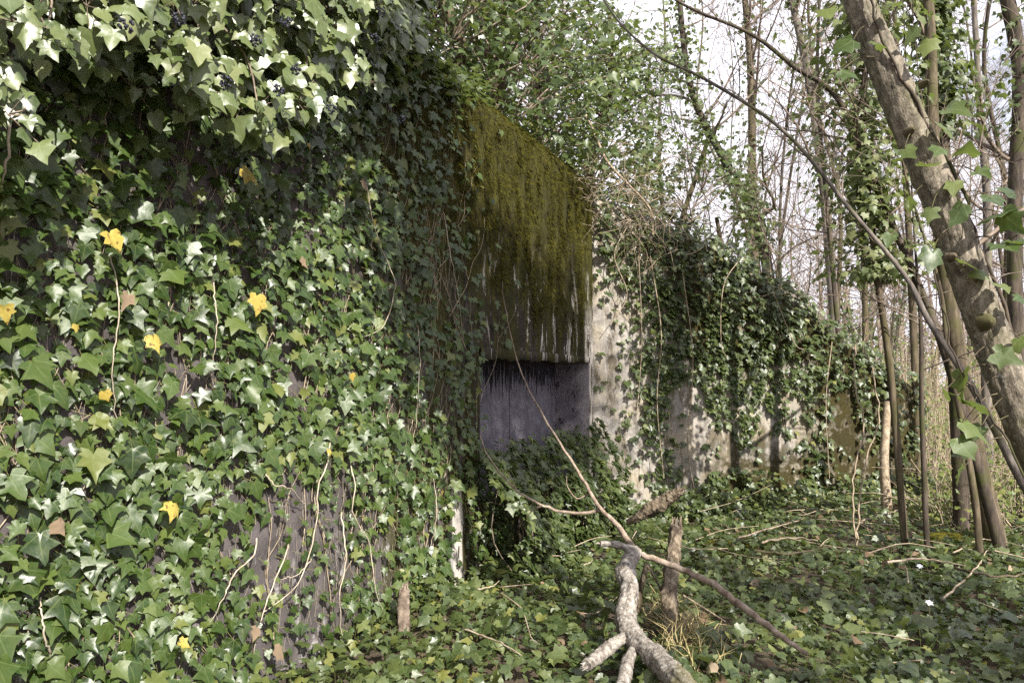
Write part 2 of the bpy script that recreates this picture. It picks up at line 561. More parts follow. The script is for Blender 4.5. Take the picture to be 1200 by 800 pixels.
        col = g.mix(g.math('MULTIPLY', wh, .35), col, (.42, .38, .38))
    g.l(col, b.inputs['Base Color'])
    b.inputs['Roughness'].default_value = .92
    b.inputs['Specular IOR Level'].default_value = .2
    g.bump(hgt, .9, .014, b)
    return m


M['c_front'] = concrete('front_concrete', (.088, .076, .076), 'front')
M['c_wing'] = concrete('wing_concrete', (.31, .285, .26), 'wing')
M['c_niche'] = concrete('niche_concrete', (.16, .145, .175), 'niche')  # purple-grey base holds the sky's cast on the shaded recess
M['c_jamb'] = concrete('jamb_concrete', (.165, .145, .165), 'jamb')


def ground_mat():
    m, nt, b = mat('woodland_soil')
    g = NT(nt)
    oc = g.n('ShaderNodeTexCoord').outputs['Object']
    f = g.noise(oc, 3.2, 7, .68)
    f2 = g.noise(oc, 26, 5, .7)
    col = g.ramp(g.math('ADD', g.math('MULTIPLY', f, .5), g.math('MULTIPLY', f2, .5)),
                 [(.3, (.022, .016, .010)), (.48, (.060, .044, .027)), (.6, (.12, .085, .05)), (.75, (.20, .15, .095))])
    ms = g.step(g.noise(oc, .8, 4), .52, .64)
    col = g.mix(g.math('MULTIPLY', ms, .7), col, (.055, .065, .016))
    g.l(col, b.inputs['Base Color'])
    b.inputs['Roughness'].default_value = 1
    g.bump(f2, 1, .03, b)
    return m


M['soil'] = ground_mat()

# ------------------------------------------------------------------ ground
t = np.sinh(np.linspace(-4.2, 4.2, 150)) / math.sinh(4.2)
gx, gy = np.meshgrid(t * 260 + 1.0, t * 260 + 6.0, indexing='ij')
gz = ground_z(gx, gy) + 0.02 * snoise(gx, gy, 8, 3, 1.3)
n = len(t)
i = np.arange(n - 1)[:, None] * n + np.arange(n - 1)[None, :]
q = np.stack([i, i + n, i + n + 1, i + 1], -1).reshape(-1, 4)
tag(MB().add(np.stack([gx, gy, gz], -1).reshape(-1, 3), q).build('ground', M['soil']),
    'dark leaf-littered woodland soil under the ivy', 'ground', kind='structure')

# ------------------------------------------------------------------ bunker
bunker = empty('bunker', W(5.0, -1.5, 0))
tag(bunker, 'mossy old concrete bunker with a recessed opening, half hidden under ivy', 'bunker')
S0, S1, Z0, Z1, NDEP = 5.10, 7.66, 0.55, 1.635, 0.38
ss = np.unique(np.concatenate([np.linspace(-4, S0, 130), np.linspace(S0, S1, 46), np.linspace(S1, S_END, 4)]).round(5))
prof = [(0.0, z) for z in np.unique(np.concatenate([np.linspace(-.4, Z0, 16), np.linspace(Z0, Z1, 18), np.linspace(Z1, 3.42, 32)]).round(5))]
prof += [(-.03, 3.53), (-.08, 3.61), (-.17, 3.68), (-.30, 3.715), (-.6, 3.74), (-1.2, 3.77), (-2.2, 3.80), (-3.6, 3.8)]
prof = np.array(prof)
SSg, K = np.meshgrid(ss, np.arange(len(prof)), indexing='ij')
w, z = prof[K, 0], prof[K, 1]
cum = np.concatenate([[0], np.cumsum(np.linalg.norm(np.diff(prof, axis=0), axis=1))]) - .4
bulge = .018 * snoise(SSg, cum[K], 21, 4, .8)
inn = (SSg > S0 - .2) & (SSg < S1 + .2) & (z > Z0 - .2) & (z < Z1 + .05)
bulge = np.where(inn | (SSg >= S_END - .01), 0, bulge)
w = w + bulge
z2 = z + np.where(K > len(prof) - 9, .03 * snoise(SSg, K * .3, 5, 3, .9), 0)
V = ORG + SSg[..., None] * U + w[..., None] * NW + z2[..., None] * UP
nk = len(prof)
i = np.arange(len(ss) - 1)[:, None] * nk + np.arange(nk - 1)[None, :]
sc_, zc_ = (ss[:-1] + ss[1:]) / 2, (prof[:-1, 1] + prof[1:, 1]) / 2
hole = ((sc_ > S0) & (sc_ < S1))[:, None] & ((zc_ > Z0) & (zc_ < Z1) & (prof[:-1, 0] == 0))[None, :]
q = np.stack([i, i + nk, i + nk + 1, i + 1], -1)[~hole]
mb = MB().add(V.reshape(-1, 3), q, np.stack([SSg, cum[K]], -1).reshape(-1, 2))
# the end of the block, and its back
end = [W(S_END, a, b_) for a, b_ in prof[::2]] + [W(S_END, -3.6, -.4)]
cen = W(S_END, -1.5, 1.5)
k = len(end)
mb.add(np.vstack([end, cen]), [(j, (j + 1) % k, k) for j in range(k)], np.array([(7 + j * .1, 2.0) for j in range(k + 1)]))
mb.add([W(-4, -3.6, -.4), W(S_END, -3.6, -.4), W(S_END, -3.6, 3.8), W(-4, -3.6, 3.8)], [(0, 1, 2, 3)], [(0, 0), (11, 0), (11, 4), (0, 4)])
mb.add([W(-4, 0, -.4), W(-4, -3.6, -.4), W(-4, -3.6, 3.8), W(-4, -.2, 3.7)], [(0, 1, 2, 3)], [(0, 0), (4, 0), (4, 4), (0, 4)])
front = mb.build('front_wall', M['c_front'], bunker, smooth=False)


def quadgrid(a, b, c, d, nu, nv, uva, uvb, amp=0.0, nv3=None, seed=0):
    """bilinear patch a-b (bottom) d-c (top)"""
    u, v = np.meshgrid(np.linspace(0, 1, nu), np.linspace(0, 1, nv), indexing='ij')
    X = (1 - u)[..., None] * ((1 - v)[..., None] * a + v[..., None] * d) + u[..., None] * ((1 - v)[..., None] * b + v[..., None] * c)
    uu = uva[0] + u * (uvb[0] - uva[0])
    vv = uva[1] + v * (uvb[1] - uva[1])
    if amp:
        e = np.minimum(np.minimum(u, 1 - u), np.minimum(v, 1 - v)) > 1e-6
        X = X + (amp * e * snoise(uu, vv, seed, 4, 1.2))[..., None] * nv3
    i = np.arange(nu - 1)[:, None] * nv + np.arange(nv - 1)[None, :]
    q = np.stack([i, i + nv, i + nv + 1, i + 1], -1).reshape(-1, 4)
    return X.reshape(-1, 3), q, np.stack([uu, vv], -1).reshape(-1, 2)


MB().add(*quadgrid(W(S0, -NDEP, Z0), W(S1, -NDEP, Z0), W(S1, -NDEP, Z1), W(S0, -NDEP, Z1), 40, 20, (S0, Z0), (S1, Z1), .006, NW, 4)).build('embrasure_panel', M['c_niche'], bunker)
mb = MB()
mb.add(*quadgrid(W(S1, -NDEP, Z0), W(S1, 0, Z0), W(S1, 0, Z1), W(S1, -NDEP, Z1), 10, 20, (0, Z0), (NDEP, Z1)))
mb.add(*quadgrid(W(S0, 0, Z0), W(S0, -NDEP, Z0), W(S0, -NDEP, Z1), W(S0, 0, Z1), 6, 12, (0, Z0), (NDEP, Z1)))
mb.add(*quadgrid(W(S0, 0, Z0), W(S1, 0, Z0), W(S1, -NDEP, Z0), W(S0, -NDEP, Z0), 12, 4, (0, Z0), (.2, Z0)))
mb.build('jamb', M['c_jamb'], bunker)
# soffit, with the ragged lip of the lintel hanging a little proud of it
mb = MB()
mb.add(*quadgrid(W(S0, -NDEP, Z1), W(S1, -NDEP, Z1), W(S1, 0, Z1), W(S0, 0, Z1), 30, 6, (S0, 2.0), (S1, 2.3)))
lip_s = np.linspace(S0 - .02, S1 - .02, 60)
rg = 1 - (lip_s - S0) / (S1 - S0)
prof_l = [(.003, .0), (.016, .004), (.018, .045), (.003, .055)]
LV = []
for j, s_ in enumerate(lip_s):
    dz = -.05 * rg[j] ** .6 * 1 + .008 * math.sin(s_ * 13) + .006 * math.sin(s_ * 41)
    LV += [W(s_, a + .004 * math.sin(s_ * 29 + 2 * b_), Z1 + b_ + (dz if b_ < .02 else dz * .2)) for a, b_ in prof_l]
LV = np.array(LV)
i = np.arange(59)[:, None] * 4 + np.arange(3)[None, :]
mb.add(LV, np.stack([i, i + 4, i + 5, i + 1], -1).reshape(-1, 4), np.stack([np.repeat(lip_s, 4), np.tile([2.9, 2.92, 2.94, 2.96], 60) - 1.2], 1))
mb.build('lintel', M['c_front'], bunker)

# the wing wall: sloping top, 0.4 m thick
l_pts = np.array([0, .6, 1.45, 2.5, 3.3, WL])
z_pts = np.array([3.45, 3.30, 2.98, 2.48, 1.92, 1.38])
nl, nz = 70, 30
lg, vg = np.meshgrid(np.linspace(0, WL, nl), np.linspace(0, 1, nz), indexing='ij')
ztop = np.interp(lg, l_pts, z_pts)
zg = -.3 + vg * (ztop + .3)
off = .02 * snoise(lg, zg, 31, 4, .9) * (lg > .02) - .05 * np.clip((vg - .93) / .07, 0, 1) ** 2
X = WA + lg[..., None] * WU + off[..., None] * WN + zg[..., None] * UP
i = np.arange(nl - 1)[:, None] * nz + np.arange(nz - 1)[None, :]
mb = MB().add(X.reshape(-1, 3), np.stack([i, i + nz, i + nz + 1, i + 1], -1).reshape(-1, 4), np.stack([lg, zg], -1).reshape(-1, 2))
tf, tb = X[:, -1], X[:, -1] - .4 * WN
bf, bb = X[:, 0], X[:, 0] - .4 * WN
i = np.arange(nl - 1)
for a, b_, v0 in ((tf, tb, 3.0), (tb, bb, 2.0)):
    mb.add(np.vstack([a, b_]), np.stack([i, i + 1, i + 1 + nl, i + nl], 1), np.vstack([np.stack([lg[:, 0], np.full(nl, v0)], 1)] * 2))
mb.add([X[-1, 0], bb[-1], tb[-1], X[-1, -1]], [(0, 1, 2, 3)], [(4, 0), (4.4, 0), (4.4, 1.5), (4, 1.5)])
mb.build('wing_wall', M['c_wing'], bunker, smooth=False)

# moss: fine hanging tufts on the upper face and along the roof edge
n = 70000
s_ = rng.uniform(3.3, S_END, n)
z_ = rng.uniform(1.72, 3.74, n)
mn = snoise(s_ * 2.2, z_ * .7, 40, 4, .7)
m2 = snoise(s_ * 3.5, z_ * 1.6, 41, 4, 1.0)
keep = rng.random(n) < np.clip((s_ - 3.2) / 1.3, 0, 1) * np.clip((z_ - 2.0 + .85 * mn + .35 * m2) / .7, 0, 1) * np.clip(.75 + .9 * m2, .1, 1)
s_, z_ = s_[keep], z_[keep]
w_ = np.interp(z_, [3.42, 3.53, 3.61, 3.68, 3.74], [0, -.03, -.08, -.17, -.3]) + .012
base = ORG + s_[:, None] * U + w_[:, None] * NW + z_[:, None] * UP
m_ = len(base)
clump = .5 + .5 * snoise(s_ * 6, z_ * 2.5, 44, 3, 1.0)
dirn = nrm(-UP * 1.0 + NW * (.2 + .5 * clump[:, None]) + rvec(m_, .55))
ln = rng.uniform(.02, .055, m_) * (.5 + clump)
side = nrm(np.cross(dirn, NW) + rvec(m_, .3)) * (ln * .07)[:, None]
Vt = np.stack([base - side, base + side, base + dirn * ln[:, None] + NW * .004], 1)
tri = (np.array([(0, 1, 2)])[None] + (np.arange(m_) * 3)[:, None, None]).reshape(-1, 3)
o = MB().add(Vt.reshape(-1, 3), tri).build('moss_mat', M['moss'], bunker)
o['kind'] = 'stuff'

# ------------------------------------------------------------------ ivy on the front wall
wall_ivy = empty('wall_ivy', W(3.0, .05, 0))
tag(wall_ivy, 'thick sheet of glossy climbing ivy covering the near bunker wall', 'climbing ivy')
g1 = np.random.default_rng(101)
sp = .041
s_, z_ = np.meshgrid(np.arange(.2, 5.6, sp), np.arange(.02, 3.6, sp), indexing='ij')
s_ = (s_ + g1.uniform(-.5, .5, s_.shape) * sp).ravel()
z_ = (z_ + g1.uniform(-.5, .5, z_.shape) * sp).ravel()
nz_ = snoise(s_, z_, 51, 4, 1.1)
prob = np.where(nz_ > -.42, .97, .42)
fade = np.clip((s_ - 3.9) / 1.1, 0, 1) * np.clip((z_ - 1.5) / .5, 0, 1)
prob *= 1 - fade * (.80 + .18 * np.clip(s_ - 4.5, 0, 1))
low = np.exp(-((s_ - 3.15) / .55) ** 2) * np.clip((1.05 - z_) / .35, 0, 1)
prob *= 1 - .62 * low
prob *= np.where((s_ > 4.62) & (s_ < 4.86) & (z_ < .72), .1, 1)
prob *= np.where((s_ > 5.08) & (z_ > .9) & (z_ < 1.7), 0, 1)
prob *= np.where((s_ > 4.9) & (z_ < 1.7), .8, 1)
prob *= 1 - .30 * np.clip((s_ - 3.9) / .4, 0, 1) * np.clip((z_ - .5) / .4, 0, 1)
keep = g1.random(len(s_)) < prob
s_, z_, low_ = s_[keep], z_[keep], low[keep]
m_ = len(s_)
size = np.clip(g1.lognormal(math.log(.061), .36, m_), .022, .115)
size *= np.interp(s_, [2.4, 3.6, 5.0], [1, .86, .72]) * (1 - .38 * low_)
w_ = g1.uniform(.015, .065, m_) + .02 * np.clip(snoise(s_, z_, 57, 3, 1.5), -1, 1)
pos = ORG + s_[:, None] * U + w_[:, None] * NW + z_[:, None] * UP
Nn = NW * .72 + np.array([0, -.42, 0]) + UP * g1.uniform(.0, .85, m_)[:, None] + rvec(m_, .27, g1)
Td = -UP * 1.0 + U * g1.normal(0, .55, m_)[:, None] + NW * .25
mb = MB()
tint = np.clip(.5 + .28 * g1.standard_normal(m_) + .12 * snoise(s_, z_, 59, 2, .7), 0, .985)
leaves(mb, pos, Nn, Td, size, .92, tint, gen=g1)
wfol = mb.build('foliage', M['ivy'], wall_ivy)
mb = MB()
sel = g1.random(m_) < .8
root = pos[sel] + UP * (size[sel] * g1.uniform(.15, .7, sel.sum()))[:, None] - NW * (w_[sel] * .9)[:, None] + U * g1.normal(0, .02, sel.sum())[:, None]
stalks(mb, root, pos[sel], .0013)
o = mb.build('leaf_stalks', M['stemgreen'], wfol)
o['kind'] = 'stuff'
# aerial rootlets: fine upright threads gripping the concrete
mb = MB()
nr = 1700
s_, z_ = g1.uniform(.6, 4.7, nr), g1.uniform(.05, 3.3, nr)
a = ORG + s_[:, None] * U + NW * .012 + z_[:, None] * UP
b_ = a + UP * g1.lognormal(math.log(.09), .6, nr)[:, None] + U * g1.normal(0, .03, nr)[:, None] + NW * g1.uniform(-.002, .012, nr)[:, None]
stalks(mb, a, b_, .0011)
o = mb.build('rootlets', M['root'], wall_ivy)
o['kind'] = 'stuff'
# thin woody stems clinging to the concrete
mb = MB()
for k in range(190):
    s0, z0 = g1.uniform(.5, 5.0), g1.uniform(-.02, 2.4)
    L, pts = g1.uniform(.4, 1.5), []
    ds = g1.normal(0, .25)
    for j in range(7):
        s0 += (ds + g1.normal(0, .35)) * L / 7
        z0 += L / 7 * g1.uniform(.6, 1.2)
        pts.append(W(s0, .014 + .010 * g1.random(), z0))
    r_ = g1.uniform(.0012, .0034)
    sm_ = spline(pts, 20)
    tube(mb, sm_, r_, r_ * .5, 5)
    for j in range(2):
        i_ = int(g1.integers(4, 16))
        e_ = sm_[i_] + U * g1.normal(0, .10) + UP * g1.uniform(.05, .25)
        tube(mb, spline([sm_[i_], (sm_[i_] + e_) / 2 + U * g1.normal(0, .02), e_], 6), r_ * .6, r_ * .3, 4)
mb.build('clinging_stems', M['twig_pale'], wall_ivy)['kind'] = 'stuff'
stem_px = [
    ([(428, 205), (434, 245), (447, 292), (463, 330), (458, 360), (449, 383), (425, 395)], .0032),
    ([(388, 505), (385, 535), (372, 575), (372, 605), (362, 650), (345, 690), (308, 718)], .004),
    ([(410, 540), (416, 570), (413, 600), (432, 635), (440, 690), (455, 735)], .0035),
    ([(338, 635), (333, 655), (318, 690), (303, 732), (298, 770)], .004),
    ([(300, 632), (297, 650), (275, 672), (262, 700), (248, 728)], .004),
    ([(308, 550), (320, 566), (340, 573), (358, 592)], .0035),
    ([(330, 788), (355, 785), (395, 782)], .005),
    ([(5, 110), (14, 70), (12, 130), (10, 180), (2, 215)], .006),
    ([(250, 330), (254, 380), (248, 440)], .003),
    ([(490, 380), (492, 430), (487, 500)], .003),
    ([(520, 250), (528, 300), (537, 345), (543, 400)], .003),
    ([(400, 600), (405, 655), (398, 700), (402, 760)], .004),
    ([(365, 655), (350, 672), (330, 678)], .003),
    ([(130, 300), (140, 360), (132, 430), (138, 500)], .003),
    ([(60, 770), (52, 740), (47, 700)], .004),
    ([(505, 640), (512, 600), (508, 560)], .003),
]
for pts, r in stem_px:
    pp = np.array([on_wall(x, y, .04 if i_ in (0, len(pts) - 1) else .095) for i_, (x, y) in enumerate(pts)])
    mb = MB()
    tube(mb, spline(pp, 22) + rvec(22, .0025, g1), r, r * .6, 6)
    mb.build('stem', M['root'], wall_ivy)
for px, py, sz, an in ((128, 287, .10, .5), (302, 360, .115, 0), (179, 408, .08, .2), (285, 212, .11, 1.2), (204, 603, .105, -.3), (90, 394, .035, 0),
                       (122, 472, .05, .3), (440, 272, .05, 0), (412, 452, .05, .3), (6, 372, .07, 0), (518, 590, .05, .4), (362, 182, .035, .2),
                       (210, 765, .06, .3), (385, 540, .05, -.4), (478, 405, .045, .4)):
    p = on_wall(px, py - 14, .125)
    mb = MB()
    leaves(mb, [p], [NW + UP * g1.uniform(-.3, .8) + U * g1.normal(0, .35)], [-UP + U * (an + g1.normal(0, .3))], sz * .88, g1.uniform(.4, 1), [random.random()], gen=g1)
    mb.build('yellow_leaf', M['yellow'], wall_ivy)
for px, py, sz, an in ((424, 222, .07, .6), (150, 355, .07, -.4), (322, 770, .09, .8), (300, 745, .06, -.5), (352, 314, .06, 1), (68, 620, .06, .4)):
    p = on_wall(px, py - 10, .12)
    mb = MB()
    leaves(mb, [p], [NW + UP * .3], [-UP + U * an], sz, .7, [.8], gen=g1)
    mb.build('dead_leaf', M['litter'], wall_ivy)

# ------------------------------------------------------------------ the adult ivy hanging over the roof edge
hang = empty('hanging_ivy', W(2.6, .3, ROOF_Z))
tag(hang, 'bright berry-bearing ivy bush hanging over the roof edge above the near wall', 'hanging ivy')
g2 = np.random.default_rng(202)
bx = np.array([-140, 0, 60, 110, 160, 210, 240, 300, 370, 400, 440, 470, 505, 530])
by = np.array([160, 150, 120, 85, 70, 85, 125, 150, 168, 150, 125, 95, 70, 30])
bs, bz = [], []
for x, y in zip(bx, by):
    p = on_wall(x, y, .55)
    bs.append((p - ORG) @ U)
    bz.append(p[2])
mb = MB()
mbs = MB()
nc = 480
cs = g2.uniform(min(bs), max(bs) + .05, nc)
cw = .08 + .40 * g2.random(nc) ** .7
lowz = np.interp(cs, bs, bz) + .10 + .10 * snoise(cs, cw, 60, 3, 2.2)
cz = lowz + (4.25 - lowz) * g2.random(nc) ** 1.25
cw *= np.interp(cz - lowz, [0, .4, 1.2], [.95, 1.0, .8]) * np.interp(cs, [1.0, 3.2, 4.3], [1.1, 1.0, .55])
for k in range(nc):
    c = W(cs[k], cw[k], cz[k])
    m_ = int(g2.integers(5, 11))
    d = nrm(NW * .9 + UP * .25 + rvec(m_, .75, g2))
    pos = c + d * g2.uniform(.03, .10, m_)[:, None]
    N_ = d * .40 + UP * .45 + NW * .60 + np.array([.05, -.65, 0]) + rvec(m_, .30, g2)
    T_ = -UP * .9 + d * .5 + rvec(m_, .35, g2)
    leaves(mb, pos, N_, T_, np.clip(g2.lognormal(math.log(.068), .25, m_), .035, .11) * np.interp(cs[k], [.6, 2.2], [.72, 1]), g2.uniform(.1, .7), np.clip(g2.normal(.55, .25, m_), 0, 1), gen=g2, curl=(.1, .6))
    stalks(mbs, np.repeat(c[None], m_, 0), pos, .0016)
    if k % 2 == 0:
        tube(mbs, spline([c, c + rvec(1, .05, g2)[0] + UP * .12 - NW * .08, c + UP * .38 - NW * .25 + rvec(1, .06, g2)[0]], 8), .003, .005, 5)
mb.build('foliage', M['ivy_bright'], hang)
mbs.build('stem', M['twig'], hang)
for px, py in ((148, 30), (335, 25), (300, 48), (347, 82), (265, 97), (325, 105), (388, 127), (440, 45), (478, 28), (447, 14), (470, 140), (210, 22)):
    c = on_wall(px, py, .70 * np.interp(px, [0, 380, 500], [1.1, .95, .62]))
    mb = MB()
    ph = np.linspace(0, math.pi, 5)[1:-1]
    for j in range(22):
        d = nrm(rvec(1, 1, g2))[0]
        cc = c + d * .020 * g2.uniform(.7, 1.1)
        rr = .0052 * g2.uniform(.8, 1.15)
        az = np.arange(6) / 6 * 6.283
        ring = np.array([[math.sin(a) * math.cos(b2), math.sin(a) * math.sin(b2), math.cos(a)] for a in ph for b2 in az])
        vv = np.vstack([ring, [[0, 0, 1], [0, 0, -1]]]) * rr + cc
        fq = [(r_ * 6 + e, (r_ + 1) * 6 + e, (r_ + 1) * 6 + (e + 1) % 6, r_ * 6 + (e + 1) % 6) for r_ in range(2) for e in range(6)]
        mb.add(vv, fq)
        mb.add(vv, [(18, e, (e + 1) % 6) for e in range(6)] + [(19, 12 + (e + 1) % 6, 12 + e) for e in range(6)])
    stalks(mb, np.array([c]), np.array([c + UP * .05 - NW * .05]), .0015)
    mb.build('berry_cluster', M['berry'], hang)

# ------------------------------------------------------------------ ivy mound under the opening, ivy of the wing wall, roof ivy
g3 = np.random.default_rng(303)
ivy_bush = empty('ivy_bush', W(6.2, .2, 0))
tag(ivy_bush, 'dark low ivy mound filling the ground below the bunker opening', 'ivy bush')
n = 3000
s_ = g3.uniform(4.85, 7.72, n)
v_ = g3.random(n)
topz = .99 + .12 * snoise(s_, s_ * 0, 70, 3, .9) 
zz = topz * v_
w_ = (.10 + .55 * np.clip(1 - v_, 0, 1) ** .8) * np.clip(.8 + .35 * snoise(s_, v_, 71, 3, 1.2), .25, 1.3)
inside = (g3.random(n) < .25) & (zz > Z0 + .04) & (s_ > S0 + .1) & (s_ < S1 - .1)
w_ = np.where(inside, g3.uniform(-.3, .1, n), w_)
pos = ORG + s_[:, None] * U + w_[:, None] * NW + zz[:, None] * UP
mb = MB()
leaves(mb, pos, NW * .7 + UP * .8 + rvec(n, .35, g3), -UP + NW * .5 + rvec(n, .5, g3), np.clip(g3.lognormal(math.log(.062), .25, n), .03, .1), .85, np.clip(g3.normal(.4, .25, n), 0, 1), gen=g3)
mb.build('foliage', M['ivy_dark'], ivy_bush)
mb = MB()
for k in range(26):
    s0 = g3.uniform(4.9, 7.9)
    tube(mb, spline([W(s0, g3.uniform(.1, .5), 0), W(s0 + g3.normal(0, .2), .2, .35), W(s0 + g3.normal(0, .35), g3.uniform(.02, .2), g3.uniform(.5, .85))], 8), .005, .002, 5)
mb.build('stem', M['twig'], ivy_bush)

wing_ivy = empty('wing_ivy', WA + WU * 2)
tag(wing_ivy, 'dense curtain of small ivy hanging down the sloping wing wall', 'climbing ivy')
n = 9000
l_ = g3.uniform(.04, WL + .1, n)
zt = np.interp(l_, l_pts, z_pts)
hang_d = np.interp(l_, [.15, .5, .8, 1.1, 1.5, 2.0, 2.4, 2.9, 3.4, 4.3], [1.2, 2.7, 2.2, 1.6, 1.9, 1.9, 1.25, .95, .55, .15])
hang_d = hang_d + .45 * snoise(l_, l_ * 0, 81, 4, 1.6)
dd = g3.random(n) * 3.2 - .12
nn = snoise(l_, zt - dd, 82, 4, .9)
prob = np.where(dd < hang_d, .95, np.where(nn > .12, .60, .06))
prob *= np.where(dd < .9 + .3 * nn, np.interp(l_, [.02, .3, .7], [.55, .7, 1]), np.interp(l_, [.05, .28, .42, .62, .75], [.12, .10, .25, .55, 1]))
prob *= np.interp(l_, [2.4, 3.1, 4.3], [1, .8, .75])
keep = (g3.random(n) < prob) & (zt - dd > .02)
l_, dd, zt = l_[keep], dd[keep], zt[keep]
m_ = len(l_)
bul = .05 + .16 * np.exp(-((dd - .3) / .6) ** 2) * np.clip(.7 + .6 * snoise(l_, dd, 83, 3, 1.2), .1, 1.5)
w_ = bul * g3.uniform(.25, 1.0, m_)
pos = WA + l_[:, None] * WU + w_[:, None] * WN + (zt - dd)[:, None] * UP
mb = MB()
leaves(mb, pos, WN * .8 + UP * .75 + rvec(m_, .38, g3), -UP + WU * g3.normal(0, .5, m_)[:, None] + WN * .3,
       np.clip(g3.lognormal(math.log(.066), .25, m_), .03, .11), .8, np.clip(g3.normal(.42, .26, m_), 0, 1), gen=g3)
nf = 1700
lf = g3.uniform(.2, WL + .4, nf)
hf = (.18 + .30 * np.clip(snoise(lf, lf * 0, 87, 4, .9) + .35, 0, 1.2)) * g3.random(nf)
wf = g3.uniform(.04, .55, nf) * (1.15 - hf)
pf = WA + lf[:, None] * WU + wf[:, None] * WN + hf[:, None] * UP
leaves(mb, pf, WN * .5 + UP + rvec(nf, .45, g3), -UP * .6 + WN * .5 + rvec(nf, .6, g3), np.clip(g3.lognormal(math.log(.06), .27, nf), .025, .1), .8, np.clip(g3.normal(.5, .26, nf), 0, 1), gen=g3)
mb.build('foliage', M['ivy_dark'], wing_ivy)
for pts, r in (([(735, 265), (720, 300), (735, 345), (715, 380)], .006), ([(870, 300), (848, 335), (845, 400), (852, 420)], .006),
               ([(762, 300), (775, 390), (770, 470), (778, 560)], .007), ([(748, 290), (752, 400), (745, 500)], .005), ([(905, 340), (930, 400), (942, 410)], .006),
               ([(800, 320), (812, 420), (806, 520), (815, 580)], .006), ([(975, 400), (968, 470), (972, 560)], .006)):
    mb = MB()
    tube(mb, spline([on_wing(x, y, .2) for x, y in pts], 18), r, r * .6, 5)
    mb.build('stem', M['twig_pale'], wing_ivy)

# ------------------------------------------------------------------ trees
SUN_EL, SUN_AZ = R(36), R(180 - 28)            # azimuth clockwise from +Y; the sun stands behind the camera
SUN = np.array([math.sin(SUN_AZ) * math.cos(SUN_EL), math.cos(SUN_AZ) * math.cos(SUN_EL), math.sin(SUN_EL)])


def limb(mb, start, d, length, r, g, depth=0, maxd=2, up=.25, wig=.16, kids=(4, 7), sides=4):
    """a bare bough with its twigs"""
    k = max(4, int(6 - depth))
    pts = [start]
    d = nrm(d)
    for j in range(k):
        d = nrm(d + g.normal(0, wig, 3) + UP * up * .3)
        pts.append(pts[-1] + d * length / k)
    pts = np.array(pts)
    path = spline(pts, k + 2)
    tube(mb, path, r, max(r * .25, .0018), sides if depth == 0 else 3, cap=False)
    if depth < maxd:
        for j in range(int(g.integers(*kids))):
            tt = g.uniform(.2, 1)
            i = min(int(tt * (len(path) - 1)), len(path) - 2)
            dd = nrm(path[i + 1] - path[i])
            side = nrm(np.cross(dd, g.normal(0, 1, 3)))
            limb(mb, path[i], dd * .6 + side * .75 + UP * .15, length * g.uniform(.3, .55), max(r * .45 * (1 - tt * .4), .0022), g, depth + 1, maxd, up, wig, kids, 3)


def trunk_ivy(mb, path, rad, n, g, size=.06, spread=.12, t0=0, t1=1, far=True, tint=(.5, .25), clump=.5):
    path = np.asarray(path)
    k = len(path)
    tt = g.uniform(t0, t1, n)
    dens = .5 + .5 * snoise(tt * 7, tt * 0, int(g.integers(1e6)), 3, 1.0)
    tt = tt[g.random(n) < 1 - clump + clump * dens * 1.4]
    n = len(tt)
    x = tt * (k - 1)
    c = np.stack([np.interp(x, np.arange(k), path[:, j]) for j in range(3)], 1)
    r = np.interp(tt * (len(rad) - 1), np.arange(len(rad)), rad)
    an = g.uniform(0, 6.283, n)
    d = np.stack([np.cos(an), np.sin(an), 0 * an], 1)
    pos = c + d * (r + spread * np.abs(g.normal(0, .7, n)) * (.5 + .8 * np.interp(tt, np.linspace(0, 1, 9), g.uniform(.2, 1.2, 9))))[:, None]
    leaves(mb, pos, d * .8 + UP * .6 + rvec(n, .4, g), -UP * .8 + d * .5 + rvec(n, .4, g), np.clip(g.lognormal(math.log(size), .22, n), .02, .14), .7,
           np.clip(g.normal(tint[0], tint[1], n), 0, 1), far=far, gen=g)


def tree(name, label, path, rad, bark, g, cat='tree', branches=8, blen=(1.0, 2.2), tb=(.35, 1.0), ivy=0, ivykw=None, maxd=2, sides=10, group=None, bmat='twig',
         ivymat='ivy_far', bump=.10, bdir=None, kids=(4, 7)):
    path = np.asarray(path, float)
    root = empty(name, path[0])
    tag(root, label, cat, group)
    sm = spline(path, max(16, 6 * len(path)))
    mb = MB()
    if sides >= 28:
        woody(mb, path, rad, g, 300, 56, .085)
    else:
        tube(mb, sm, rad, None, sides, bump, seed=int(g.integers(1e6)))
    mb.build('trunk', M[bark], root)
    if branches:
        mb = MB()
        k = len(sm)
        for j in range(branches):
            tt = g.uniform(*tb)
            i = min(int(tt * (k - 1)), k - 2)
            r = np.interp(tt, np.linspace(0, 1, len(rad)), rad)
            an = g.uniform(0, 6.283)
            d = np.array([math.cos(an), math.sin(an), g.uniform(.2, 1.0)])
            if bdir is not None: d = d + np.array(bdir)
            limb(mb, sm[i], d, g.uniform(*blen), min(r * .45, .05), g, 0, maxd, kids=kids)
        mb.build('branches', M[bmat], root)
    if ivy:
        mb = MB()
        trunk_ivy(mb, sm, np.atleast_1d(rad), ivy, g, **(ivykw or {}))
        mb.build('ivy', M[ivymat], root)
    return root


g4 = np.random.default_rng(404)


def pxpath(pts, depth):
    if np.ndim(depth) == 0: depth = [depth] * len(pts)
    return [P(x, y, d) for (x, y), d in zip(pts, depth)]


